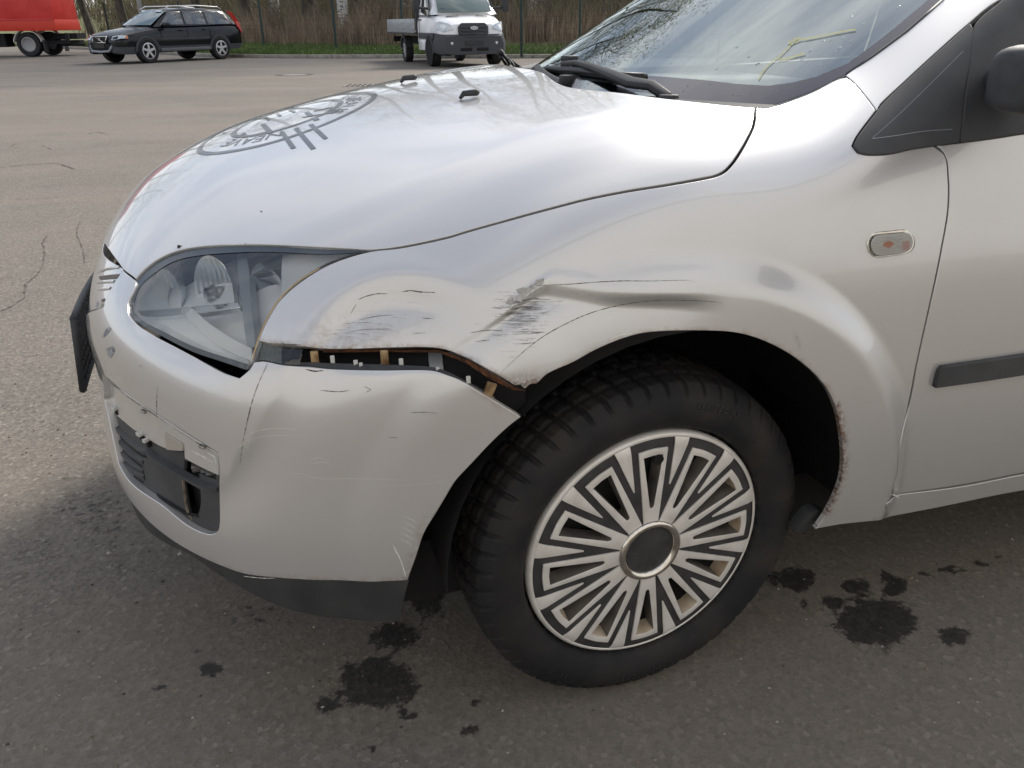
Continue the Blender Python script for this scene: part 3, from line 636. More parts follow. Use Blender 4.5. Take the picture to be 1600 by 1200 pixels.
def bowl(cpx, k, rad, depth, m, nm='reflector', ax=(-.80, -.58, .10), n=40, flat=1.):
    c = pix([cpx], F=F_in(k))[0]; d, e1, e2 = chart(ax); V = []; F_ = []; rr = np.linspace(0, 1, 12)
    for r in rr:
        for j in range(n):
            a = 2*PI*j/n; V.append(c-d*depth*(1-r*r)+e1*rad*r*math.cos(a)+e2*rad*flat*r*math.sin(a))
    for i in range(11):
        for j in range(n): F_.append((i*n+j, i*n+(j+1) % n, (i+1)*n+(j+1) % n, (i+1)*n+j))
    o = mesh_obj(nm, V, F_, m, lamp); return o, c, d
bowl((262, 458), .050, .040, .030, M['flute'], flat=1.0)
bowl((334, 455), .046, .054, .036, M['flute'], flat=1.05)
bowl((415, 455), .048, .040, .030, M['mirror'], flat=1.1)
for cpx in ((334, 458),):
    o, c, d = bowl(cpx, .060, .014, .0, M['steel'], 'bulb_shield'); b = MB(); b.tube([c-d*.03, c+d*.012], [.009, .011], 14); b.build('bulb', M['lens'], lamp, smooth=True)
# divider post, ledge and bezel pieces
M['lampmid'] = mat('lamp_divider', (.42, .46, .50), .3, .2)
lampp('divider', [(371, 397), (383, 397), (388, 430), (394, 500), (397, 540), (388, 545), (378, 470)], .028, M['lampmid'], hem=.02)
lampp('divider', [(386, 403), (440, 398), (438, 418), (412, 425), (388, 428)], .034, M['band'], hem=.01)
lampp('chrome_ledge', [(207, 486), (240, 485), (300, 480), (372, 473), (374, 480), (300, 489), (240, 494), (209, 490)], .022, M['mirror'], hem=.012)
lampp('chrome_ledge', [(300, 482), (325, 505), (360, 528), (392, 545), (392, 562), (352, 545), (318, 520), (290, 490)], .020, M['bez'] if 'bez' in M else M['satin'], hem=.012)
M['bez'] = mat('silvered_bezel', (.92, .94, .95), .25, .0, coat=.8)
lampp('bezel', [(209, 491), (290, 492), (318, 521), (352, 546), (389, 563), (386, 572), (350, 560), (300, 543), (250, 517), (219, 501)], .032, M['bez'], hem=.0)
lampp('bezel', [(442, 398), (500, 398), (560, 395), (541, 400), (503, 415), (462, 441), (440, 462)], .030, M['bez'])
# corner of the lamp showing in the joint: ribbed lens
panel('lamp_corner', pix([(392, 560), (404, 535), (421, 539), (460, 543), (472, 546), (468, 570), (442, 568), (411, 562)], F=F_in(.012)), (-.5, -.8, .1), M['lens'], lamp, F=F_in(.012), sp=.01, hem=.006, gap=0)
panel('lamp_corner_back', pix([(392, 560), (404, 535), (421, 539), (440, 541), (440, 568), (411, 562)], F=F_in(.02)), (-.5, -.8, .1), ripple(mat('ribbed_lens', (.32, .34, .30), .2, .6), 90, .6), lamp, F=F_in(.02), sp=.01, hem=0, gap=0)
lamp_r = copy_tree(lamp, car); lamp_r.scale = (1, -1, 1)

# ------------------------------------------------------------------ bumper opening: recessed band, fog lamp insert
BD = (-.75, -.65, .05)
rec = panel('bumper_recess', pix([(161, 588), (168, 592), (200, 619), (250, 652), (312, 692), (339, 709), (341, 742), (289, 716), (288, 701), (262, 701), (232, 686), (212, 673), (190, 655), (170, 636)], F=F_in(.009)), BD, PAINT, car, F=F_in(.009), sp=.012, step=.007, gap=0, hem=.008, corner=30)
q = panel('bumper_recess', pix([(262, 676), (288, 692), (289, 702), (264, 700)], F=F_in(.012)), BD, mat('bare_plastic_step', (.40, .37, .33), .6), car, F=F_in(.006), sp=.012, step=.007, gap=0, hem=.008)
# rim wall of the opening
Aq = smooth_poly(pix(FOG), .01); nA = len(Aq); Gq = grad(F_all, Aq); mesh_obj('opening_edge', list(Aq-Gq*.0015)+list(Aq-Gq*.022), [(i, (i+1) % nA, nA+(i+1) % nA, nA+i) for i in range(nA)], PAINT, car)
ins = panel('fog_lamp_insert', pix([(169, 634), (190, 653), (212, 671), (232, 684), (264, 699), (290, 713), (341, 741), (342, 782), (341.5, 820), (338, 830), (325, 834), (295, 821.5), (250, 786.5), (200, 749), (186, 724), (174, 667)], F=F_in(.009)), BD, M['black2'], car, F=F_in(.013), sp=.012, step=.007, gap=0, hem=.006,
            holes=[pix([(287, 718), (297, 722), (310, 727), (313, 760), (314, 790), (308, 806), (296, 808), (291, 790), (286, 755)], F=F_in(.013)), pix([(296, 715), (338, 735), (338, 752), (318, 745), (300, 733), (292, 722)], F=F_in(.013))])
panel('insert_back', pix([(280, 700), (345, 735), (345, 825), (280, 815)], F=F_in(.035)), BD, M['black'], car, F=F_in(.04), sp=.03, gap=0, hem=0)
# raised ledge of the insert, hood over the fog lamp and its slats
def sweep(pxs, k, w, h, m, nm, par):
    P = pix(smooth_poly(np.array(pxs, float), 8., False), F=F_in(k)); G = grad(F_all, P); V = []; F_ = []; n = len(P)
    for i in range(n):
        t = P[min(i+1, n-1)]-P[max(i-1, 0)]; t /= np.linalg.norm(t); s = np.cross(t, G[i])
        if s[2] < 0: s = -s
        e = min(1., min(i, n-1-i)/2+.25)
        V += [P[i]-s*w/2, P[i]-s*w/2*.5+G[i]*h*e, P[i]+s*w/2*.5+G[i]*h*e, P[i]+s*w/2]
    for i in range(n-1):
        for j in range(3): F_.append((4*i+j, 4*i+j+1, 4*i+5+j, 4*i+4+j))
    o = mesh_obj(nm, V, F_, m, par); o.data.set_sharp_from_angle(angle=R(50)); return o
for a in ([(172, 650), (188, 672), (206, 690), (224, 704), (231, 706)], [(174, 668), (190, 690), (207, 708), (224, 722)], [(178, 688), (194, 708), (209, 724), (224, 737)], [(184, 708), (198, 724), (212, 737), (226, 746)]):
    sweep(a, .013, .011, .006, M['black2'], 'slat', ins)
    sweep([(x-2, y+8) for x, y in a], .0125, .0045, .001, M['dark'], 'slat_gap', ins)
sweep([(231, 700), (250, 715), (275, 731), (300, 745), (322, 757), (341, 764)], .013, .010, .012, M['black2'], 'insert_ledge', ins)
sweep([(285, 735), (289, 765), (293, 795), (300, 812)], .012, .004, .003, mat('faded_rim', (.20, .165, .13), .6), 'fog_lamp_rim', ins)
sweep([(246, 773), (265, 785), (292, 801), (310, 806)], .0125, .006, .004, M['dark'], 'insert_groove', ins)
fog = MB(); Pf = pix([(300, 768)], F=F_in(.05))[0]; fog.lathe([(.0, -.01), (.02, -.006), (.036, .0), (.038, .02)], 24, 'x', (Pf[0], Pf[1]+.01, Pf[2])); fog.build('fog_lamp', M['lens'], ins, smooth=True)
for p, s in (((179, 638), .012), ((219, 678), .012), ((228, 688), .008)):
    P = pix([p], F=F_in(.006))[0]; b = MB(); b.box(P, (.010, s, .006), Matrix.Rotation(R(35), 3, 'Z')); b.box(P+np.array([.004, 0, .004]), (.006, s*.6, .004), Matrix.Rotation(R(10), 3, 'Z')); b.build('retaining_clip', M['clipwhite'], car, bevel=.0008)
    b = MB(); b.box(P+np.array([.004, 0, -.007]), (.008, s*.8, .010), Matrix.Rotation(R(35), 3, 'Z')); b.build('clip_slot', M['dark'], car)
for p in ((224, 643), (316, 698)):
    P = pix([p], F=F_in(.001))[0]; b = MB(); b.box(P, (.012, .006, .005), Matrix.Rotation(R(-50), 3, 'Z')); b.build('retaining_clip', M['steel'], car, bevel=.0008)
for p in ((307, 730), (322, 738), (330, 741)):
    P = pix([p], F=F_in(.03))[0]; b = MB(); b.box(P, (.014, .012, .012), Matrix.Rotation(R(20), 3, 'X')); b.build('broken_bracket', M['steel'], car, bevel=.001)
marks('scratch_and_shade', [([(168, 594), (200, 620), (240, 647), (262, 662)], .0016), ([(175, 600), (187, 608)], .003), ([(270, 668), (312, 694), (335, 708)], .0010)], M['scratch_and_shade'], jag=.9, F=F_in(.0085))

# ------------------------------------------------------------------ upper grille (painted over), number plate holder
GPX = pix([(162, 480), (168, 462), (177, 446), (190, 424), (189, 419)], F=F_in(.006))
gh = [pix(h, F=F_in(.006)) for h in ([(155, 432), (189, 428), (183, 435), (157, 437)], [(174, 383), (180, 382), (180, 389), (175, 390)], [(159, 468), (165, 466), (163, 471), (160, 472)])]
grl = panel('painted_grille', np.vstack([GPX[::-1]*1, onF([(-.9, -.14, .600), (-.9, .0, .597), (-.9, .14, .600)]), mir(GPX[::-1])[:], onF([(-.9, .20, .748), (-.9, .1, .764), (-.9, 0, .768), (-.9, -.1, .764), (-.9, -.20, .748)])]), (-1, 0, .15), PAINT, car, F=F_in(.006), sp=.012, step=.008, gap=0, hem=.008)
for h in gh:
    c = h.mean(0)
    panel('grille_slot', h, (-1, 0, .15), mat('slot_shade', (.16, .14, .12), .8), grl, F=F_in(.005), sp=.01, hem=0, gap=0)
for a in ([(152, 425), (170, 419), (186, 417)], [(152, 441), (165, 440), (178, 439)], [(153, 452), (163, 451), (172, 450)]): sweep(a, .005, .006, .003, PAINT, 'grille_bar', grl)
pl = MB(); PA = [(-.925, -.285, .636), (-.940, -.285, .490)]
def plate_pt(s, t): # s along the plate, t up
    a = np.array([-.945, -.268, .484]); b = np.array([-.930, -.268, .630]); return a*(1-t)+b*t+np.array([-.012*math.sin(PI*s), .536*s, 0])
for t in (0., 1.): pl.tube([plate_pt(s, t) for s in np.linspace(0, 1, 12)], .007, 6)
for s in (0., 1.): pl.tube([plate_pt(s, t)+np.array([0, 0, 0]) for t in (0, .5, 1)], .007, 6)
for t in np.linspace(.14, .86, 6): pl.tube([plate_pt(s, t) for s in np.linspace(0, 1, 12)], .0028, 5)
for s in np.linspace(.05, .95, 20): pl.tube([plate_pt(s, t) for t in (0, 1)], .0028, 5)
pl.build('number_plate_holder', M['black'], car, smooth=True)

# ------------------------------------------------------------------ side repeater, door moulding
rp = [(1356, 381), (1359, 371), (1367, 364.5), (1392, 361.5), (1414, 360), (1423, 365), (1427, 375), (1425, 387), (1418, 394), (1392, 399), (1369, 401), (1360, 395)]
cpx = np.mean(rp, 0)
rep = panel('side_repeater', pix(rp), (0, -1, 0), M['chrome'], car, F=F_in(-.001), sp=.008, step=.004, gap=.0, hem=.004, corner=60)
rp2 = [tuple(cpx+(np.array(p)-cpx)*np.array([.93, .86])) for p in rp]
panel('bulb', pix([(1378, 382), (1382, 378), (1389, 377), (1394, 380), (1390, 384), (1383, 385)]), (0, -1, 0), mat('amber_bulb', (.55, .16, .03), .3), rep, F=F_in(-.0035), sp=.006, gap=0, hem=.002)
panel('bulb', pix([(1408, 378), (1418, 376), (1419, 388), (1409, 390)]), (0, -1, 0), mat('pink_reflex', (.55, .30, .26), .3), rep, F=F_in(-.0032), sp=.006, gap=0, hem=.002)
M['repback'] = ripple(mat('repeater_reflector', (.85, .83, .78), .3, .1), 130, .8, (0, R(90), 0))
panel('repeater_reflector', pix(rp2), (0, -1, 0), M['repback'], rep, F=F_in(-.0028), sp=.008, step=.004, gap=0, hem=0, corner=60)
panel('lens', pix(rp2), (0, -1, 0), ripple(glass_mat('ribbed_clear', (.95, .93, .9), 1.5), 1, 0) if False else M['lens'], rep, F=F_in(-.0065), sp=.008, step=.004, gap=0, hem=.003, corner=60)
mold = panel('door_moulding', np.vstack([pix([(1457.6, 602), (1461, 588), (1464, 577), (1468, 571.8), (1530, 563), (1600, 552.7)]), side_pts([(1.0, pix([(1600, 552.7)])[0][2]), (1.45, pix([(1600, 552.7)])[0][2])]), side_pts([(1.45, pix([(1600, 581.2)])[0][2]), (1.0, pix([(1600, 581.2)])[0][2])]), pix([(1600, 581.2), (1530, 592)])]), (0, -1, 0), M['black2'], car, F=F_in(-.010), sp=.02, step=.008, gap=0, hem=.010, rim=.002)
flap = MB(); Pm = pix([(1268, 803), (1279, 798), (1291, 800), (1256, 834), (1243, 832)], F=F_in(.02)); flap.prism([tuple(p) for p in Pm], (0, .03, 0)); flap.build('mud_flap', M['lip'], car, bevel=.003)
marks('seam', [([(1394, 772), (1400, 775), (1405, 778)], .004)], M['chip'])

# ------------------------------------------------------------------ cabin: A-pillar, windscreen, trim, mirror, roof, doors glass
def Fc(k=0.): return lambda P: F_cabin(P)+k
def cab(s, z, side=-1):
    """point on the cabin near the screen edge: s = metres inboard (-) or rearward (+) of the pillar corner at height z"""
    a = (.835-.34*(z-.95)); x = xb(a)+.02+(z-1.0)*.87/.49
    return (x, a) 
def on(F, pts, d):
    d = np.array(d, float); d /= np.linalg.norm(d); P, m = cast(F, np.atleast_2d(np.array(pts, float))+d*.6, -d, 0, 1.4, 160); return P
DP = (-.35, -.75, .56)
up_in, up_out = [], []
for z in (1.20, 1.26, 1.32, 1.38):
    a = .835-.34*(z-.95); ai = a*.875; xi = xb(ai)+.02+(z-1.0)*.87/.49; up_in.append((xi, -ai, z)); up_out.append((xi+.075, -a, z-.008))
up_in = on(F_all, up_in, (-.49, 0, .87)); up_out = on(F_all, up_out, (0, -.94, .34))
PIL_OUT = [(1560, 0), (1512, 37), (1450, 92), (1410, 129), (1375, 162), (1370, 172)]
PIL_IN = [(1370, 172), (1350, 146), (1335, 129), (1322, 117.5), (1340, 104), (1360, 90), (1415, 50), (1472, 0)]
pil = panel('a_pillar', np.vstack([pix(PIL_IN), up_in, up_out[::-1], pix(PIL_OUT)]), DP, PAINT, car, sp=.012, step=.008, gap=.001); mirror_obj(pil)
TRI = [(1515, 44), (1512, 38.5), (1450, 94), (1410, 131), (1376, 164), (1370, 173), (1341, 212), (1333, 228), (1341, 237.5), (1355, 240), (1387, 239), (1425, 231), (1460, 226), (1496, 221), (1506, 130)]
tri = panel('quarter_trim', pix(TRI), (0, -.9, .3), M['black2'], car, F=F_in(-.003), sp=.012, step=.006, gap=.0005, hem=.006, rim=.003)
b = MB(); b.add(*mark([(1363, 217), (1400, 212), (1445, 205), (1488, 202)], .0016, None, F=F_in(-.0035), ends=False)); b.add(*mark([(1363, 216), (1400, 183), (1450, 135), (1505, 80)], .0010, None, F=F_in(-.0035), ends=False)); b.build('trim_groove', M['lampgrey'], tri)
SAIL = [(1519, 44), (1560, 4), (1580, -16), (1597, 0), (1597, 60), (1600, 120), (1604, 206), (1560, 213), (1500, 221.5), (1510, 130)]
sail = panel('mirror_base', pix(SAIL), (0, -.9, .3), M['black2'], car, F=F_in(-.004), sp=.012, step=.006, gap=.0005, hem=.008, rim=.003)
tri_r = mirror_obj(tri); sail_r = mirror_obj(sail)
# door mirror housing on its foot
def blob(c, r, m, nm, par, e=2.6, n=32, rot=None, cut=None):
    V = []; F_ = []; nn = n//2
    for i in range(nn+1):
        ph = -PI/2+PI*i/nn
        for j in range(n):
            th = 2*PI*j/n; f = lambda v, q: math.copysign(abs(v)**(2/q), v)
            p = Vector((r[0]*f(math.cos(ph), e)*f(math.cos(th), e), r[1]*f(math.cos(ph), e)*f(math.sin(th), e), r[2]*f(math.sin(ph), e)))
            if rot is not None: p = rot @ p
            V.append(Vector(c)+p)
    for i in range(nn):
        for j in range(n): F_.append((i*n+j, i*n+(j+1) % n, (i+1)*n+(j+1) % n, (i+1)*n+j))
    return mesh_obj(nm, V, F_, m, par)
dm = blob((.572, -.985, 1.055), (.080, .125, .048), M['black'], 'door_mirror', car, 5., rot=Matrix.Rotation(R(14), 3, 'Z'))
blob((.60, -.855, 1.045), (.05, .07, .028), M['black2'], 'mirror_arm', dm, 2.4)
g_ = MB(); g_.box((.655, -.985, 1.055), (.004, .20, .08), Matrix.Rotation(R(14), 3, 'Z')); g_.build('mirror_glass', M['mirror'], dm)
# windscreen with a black printed band
yy = np.linspace(-1, 1, 21)
def ws_pt(s, z):
    a = (.835-.34*(z-.95))*abs(s); return (xb(a)+.02+(z-1.0)*.87/.49, math.copysign(a, s), z)
WSD = (-.49, 0, .87)
zt_ = 1.375
def wsline(s0, s1, z0, z1, n=14): return [ws_pt(s0+(s1-s0)*k/(n-1), z0+(z1-z0)*k/(n-1)) for k in range(n)]
ws_base_px = [(1322, 116), (1300, 124), (1272, 139), (1235, 153), (1200, 163), (1181, 163)]
ws_l = on(Fc(), np.array(pix([(1472, 0), (1415, 50), (1360, 90), (1322, 116)], F=Fc())), WSD)
ws_c = pix([(1300, 126), (1272, 141), (1235, 155), (1200, 166), (1150, 166), (1050, 158), (980, 150), (900, 142)], F=Fc()); 
ws_half = np.vstack([on(Fc(), [(ws_pt(.0, 1.375)), ws_pt(-.45, 1.37), ws_pt(-.86, 1.35), ws_pt(-.915, 1.27)], WSD), ws_l, ws_c, on(Fc(), [ws_pt(-.15, .985), ws_pt(0, .985)], WSD)])
ws_out = np.vstack([ws_half, mir(ws_half)])
ws = panel('windscreen', ws_out, WSD, M['ws'], car, F=Fc(.003), sp=.03, step=.012, gap=.003, hem=.004)
ws['label'] = 'windscreen with a yellow marker scribble and water drops'
IN = [(1450, 0), (1412, 32), (1375, 62), (1325, 99), (1275, 120), (1237, 129), (1200, 134), (1150, 131), (1100, 125), (1050, 121), (1012, 118), (960, 114), (900, 108), (860, 100), (805, 88)]
OUTB = [(1472, 0), (1444, 25), (1415, 50), (1360, 90), (1322, 116), (1272, 141), (1235, 155), (1200, 166), (1150, 166), (1100, 163), (1050, 158), (980, 150), (900, 142), (850, 134), (790, 121)]
band(OUTB, IN, -.0, M['frit'], 'screen_band', ws) if False else None
Aw = pix(OUTB, F=Fc(.0022)); Bw = pix(IN, F=Fc(.0022)); Aw = np.vstack([on(Fc(.0022), [ws_pt(-.90, 1.36), ws_pt(-.92, 1.26)], WSD), Aw]); Bw = np.vstack([on(Fc(.0022), [ws_pt(-.86, 1.34), ws_pt(-.88, 1.25)], WSD), Bw])
nn_ = len(Aw); V = []; 
for i in range(nn_):
    for k in range(5): V.append(Aw[i]*(1-k/4)+Bw[i]*k/4)
V = on(Fc(.0022), V, WSD); mesh_obj('screen_band', V, [(5*i+k, 5*i+k+1, 5*i+6+k, 5*i+5+k) for i in range(nn_-1) for k in range(4)], M['frit'], ws)
# far-side moulding of the screen
fm = MB(); fm.tube(on(Fc(-.004), [ws_pt(.93, z) for z in np.linspace(1.0, 1.37, 12)], WSD), .006, 8); fm.build('screen_moulding', M['black'], car, smooth=True)
fm = MB(); fm.tube(pix([(1474, 0), (1445, 26), (1416, 51), (1361, 91.5), (1324, 117)], F=Fc(.002)), .004, 8); fm.build('screen_moulding', M['black'], car, smooth=True)
# yellow marker and water drops on the glass
M['yellow'] = mat('yellow_marker', (.46, .44, .10), .6, alpha=.55)
yb = MB()
for a, w in (([(1185, 124), (1195, 108), (1205, 98), (1222, 84), (1238, 68), (1246, 60), (1250, 58)], .005), ([(1248, 59), (1240, 62), (1232, 66), (1236, 68), (1248, 64)], .006), ([(1246, 63), (1270, 59), (1300, 53), (1320, 49), (1337, 46)], .008), ([(1215, 93), (1228, 92), (1245, 87), (1258, 84)], .008)): yb.add(*mark(a, w, None, F=Fc(.001), ends=False, jag=.2))
yb.build('marker_scribble', M['yellow'], ws)
dr = MB(); rd = random.Random(5); M['water'] = mat('water_drop', (.9, .95, .97), .02, trans=.9, ior=1.33)
spots = [(1151, 74), (1170, 89), (1183, 100), (1110, 132), (1075, 135), (1068, 143), (1112, 141), (1146, 149), (1154, 149), (1173, 149), (1265, 80), (1275, 79), (1252, 60), (1286, 64), (1297, 63), (1315, 60), (1331, 26), (1282, 101), (1251, 96), (1310, 75), (1308, 80), (1203, 141), (1214, 143), (1240, 151), (1404, 11), (1331, 65), (1290, 88), (1330, 64), (1348, 38), (922, 128), (948, 128), (960, 131), (1025, 130), (1184, 100), (1120, 108), (1047, 100)]
for p in spots:
    c = pix([p], F=Fc(.003))[0]; g = grad(Fc(), c[None])[0]; s = rd.uniform(.0012, .0032); t = np.cross(g, [0, 1, 0]); t /= np.linalg.norm(t); u_ = np.cross(g, t)
    V = [c+g*s*.5]+[c+(t*math.cos(a)*s*1.5+u_*math.sin(a)*s) for a in np.linspace(0, 2*PI, 9)[:-1]]; dr.add(V, [(0, k+1, (k+1) % 8+1) for k in range(8)])
dr.build('water_drops', M['water'], ws, smooth=True)['kind'] = 'stuff'
# cowl below the screen
cw = []
for s in np.linspace(-.86, .86, 15):
    x, y, z = ws_pt(s, .975); cw.append((x-.01, y, .972)); 
V = []; 
for (x, y, z) in cw: V += [(x+.05, y, 1.006), (x-.03, y, .985), (x-.10, y, .975)]
mesh_obj('cowl', V, [(3*i+k, 3*i+k+1, 3*i+4+k, 3*i+3+k) for i in range(14) for k in range(2)], M['black'], car)
# wipers
M['wiperblack'] = mat('wiper_black', (.014, .015, .017), .45)
def wiper(arm, wdt, blade, nm='wiper'):
    P = arm; b = MB(); V = []; F_ = []
    o = bpy.data.objects.new(nm, None); COL.objects.link(o); o.parent = car
    for i in range(len(P)):
        t = (Vector(P[min(i+1, len(P)-1)])-Vector(P[max(i-1, 0)])).normalized(); s = t.cross(Vector((-.4, 0, .9))).normalized()*wdt[i]; upv = Vector((-.2, 0, .95))*min(wdt[i], .006)
        p = Vector(P[i]); V += [p-s, p-s*.7+upv, p+s*.7+upv, p+s, p+s-upv, p-s-upv]
    n = len(P)
    for i in range(n-1):
        for k in range(6): F_.append((6*i+k, 6*i+(k+1) % 6, 6*i+6+(k+1) % 6, 6*i+6+k))
    F_ += [tuple(range(6))[::-1], tuple(6*(n-1)+k for k in range(6))]
    b.add(V, F_); b.build('wiper_arm', M['wiperblack'], o, bevel=.0012)
    b = MB(); b.tube(blade, .008, 8); b.tube([Vector(p)-Vector((-.003, 0, .014)) for p in blade], [.005]*len(blade), 6)
    c = Vector(blade[len(blade)//2]); 
    b.build('wiper_blade', M['wiperblack'], o, smooth=True)
    b = MB(); b.box(P[0], (.035, .018, .010), Matrix.Rotation(R(-35), 3, 'Z')); b.build('wiper_pivot', M['black2'], o, bevel=.003)
    return o
def at(px, ax, v):
    d = c_fw+c_r*(px[0]-800)/CF-c_u*(px[1]-600)/CF; return CC+d*(v-CC[ax])/d[ax]
def wsb(px, k): return pix([px], F=Fc(-k))[0]
arm1 = [wsb((1045, 152), .006), wsb((1018, 133), .016), wsb((985, 128), .020), wsb((955, 116), .018), wsb((925, 105), .016), wsb((900, 98), .014), wsb((878, 99), .012)]
wiper(arm1, [.009, .011, .013, .010, .007, .005, .005], [wsb((1008, 121), .004), wsb((960, 118), .004), wsb((905, 111), .004), wsb((860, 108), .004), wsb((835, 112), .004), wsb((800, 110), .004)])
arm2 = [wsb((874, 131), .0), wsb((850, 118), .012), wsb((838, 106), .018), wsb((826, 120), .012), wsb((812, 107), .012), wsb((798, 96), .012), wsb((784, 86), .014)]
wiper(arm2, [.011, .012, .011, .007, .006, .005, .005], [wsb((795, 100), .006), wsb((790, 93), .006), wsb((784, 84), .010), wsb((780, 80), .014)])
jb = MB(); Pj = wsb((890, 91), .012); jb.box(Pj, (.03, .03, .012), Matrix.Rotation(R(20), 3, 'Z')); jb.build('wiper_joint', M['black'], car, bevel=.003)
jb = MB(); Pj = wsb((893, 128), -.01); jb.box(Pj, (.05, .03, .03)); jb.build('wiper_spindle', M['black'], car, bevel=.003)
# washer nozzles
for p in ((735, 153), (640, 128)):
    P = pix([p])[0]; g = grad(F_all, P[None])[0]; b = MB(); b.tube([P+np.array([-.020, .002, -.001]), P+np.array([-.012, .002, .004])+g*.004, P+np.array([.012, -.004, .004])+g*.006, P+np.array([.016, -.004, .003])+g*.005], [.003, .0055, .0065, .0045], 10); b.build('washer_nozzle', M['black'], car, smooth=True)
# interior
q = MB(); q.box((.72, 0, .93), (.55, 1.34, .10)); q.build('dashboard', M['dash'], car, bevel=.045)
q = MB(); 
for y in (-.36, .36):
    q.box((1.35, y, .62), (.50, .50, .16)); q.box((1.62, y, .95), (.14, .48, .62), Matrix.Rotation(R(14), 3, 'Y')); q.box((1.70, y, 1.30), (.09, .24, .16))
q.build('seat', M['cloth'], car, bevel=.03)
for y in (-.80, .80): q = MB(); q.box((1.55, y*.985, .76), (2.0, .05, .46)); q.build('door_card', M['cloth'], car, bevel=.02)
q = MB(); q.lathe([(.175, 0), (.187, .012), (.199, 0), (.187, -.012)], 28, 'x', (0, 0, 0), closed=True); q.box((0, 0, 0), (.03, .34, .04)); q.box((0, 0, -.07), (.03, .04, .16)); q.box((.0, 0, 0), (.05, .14, .11))
sw = q.build('steering_wheel', M['dash'], car, smooth='auto'); sw.location = (.92, -.36, .98); sw.rotation_euler = (0, R(-25), 0)
# roof, rear sides, side glass
roof_out = np.vstack([on(F_cabin, [(.80, -.0, 1.4), (.85, -.3, 1.4), (.99, -.63, 1.38)], (0, 0, 1)), on(F_cabin, [(1.6, -.672, 1.4), (2.3, -.672, 1.4), (2.9, -.65, 1.3)], (0, 0, 1))]); roof_out = np.vstack([roof_out, on(F_cabin, [(2.95, 0, 1.3)], (0, 0, 1)), mir(roof_out)[:-1]])
panel('roof', roof_out, (0, 0, 1), PAINT, car, F=F_cabin, sp=.05, step=.03, gap=.002)
SD = (0, -.94, .34)
def sidec(L): return on(F_all, [(x, -.8, z) for x, z in L], SD)
gl = panel('side_window', np.vstack([pix([(1602, 206), (1599, 120), (1596, 60), (1598, -5)]), sidec([(.86, 1.20), (1.05, 1.30), (1.22, 1.345), (1.6, 1.36), (1.62, 1.0), (1.2, .985)])]), SD, M['sideglass'], car, F=F_in(.002), sp=.04, step=.02, hem=0); mirror_obj(gl)
gl = panel('side_window', sidec([(1.70, 1.0), (1.68, 1.36), (2.3, 1.35), (2.75, 1.28), (2.95, 1.02)]), SD, M['sideglass'], car, F=F_in(.002), sp=.04, step=.02, hem=0); mirror_obj(gl)
gl = panel('window_frame', np.vstack([sidec([(.80, 1.155), (.90, 1.245), (1.0, 1.315), (1.12, 1.362), (1.7, 1.385), (2.3, 1.37), (2.78, 1.30), (3.0, 1.0), (1.2, .965), (.95, .955)])]), SD, M['black'], car, F=F_in(.006), sp=.05, step=.03, hem=0, holes=[sidec([(.9, 1.21), (1.05, 1.30), (1.22, 1.345), (1.6, 1.36), (1.62, 1.0), (1.2, .985), (.9, .975)]), sidec([(1.70, 1.0), (1.68, 1.36), (2.3, 1.35), (2.75, 1.28), (2.95, 1.02)])]); mirror_obj(gl)
arc2 = [(2.64+.37*math.cos(a), .33+.37*math.sin(a)) for a in np.linspace(PI-.0, .0, 14)]
rb = panel('rear_body', np.vstack([side_pts([(1.525, .30), (1.54, .6), (1.52, zt+.005), (2.4, zt+.02), (3.05, zt+.02), (3.25, .90), (3.32, .6), (3.32, .30), (3.01, .26)]), side_pts(arc2[::-1]), side_pts([(2.27, .26)])]), (0, -1, .1), PAINT, car, sp=.04, step=.02, gap=.001); mirror_obj(rb)
q = MB(); q.box((3.33, 0, .60), (.16, 1.62, .62)); q.box((3.10, 0, 1.05), (.25, 1.45, .35), Matrix.Rotation(R(-20), 3, 'Y')); q.build('tailgate', PAINT, car, bevel=.06)

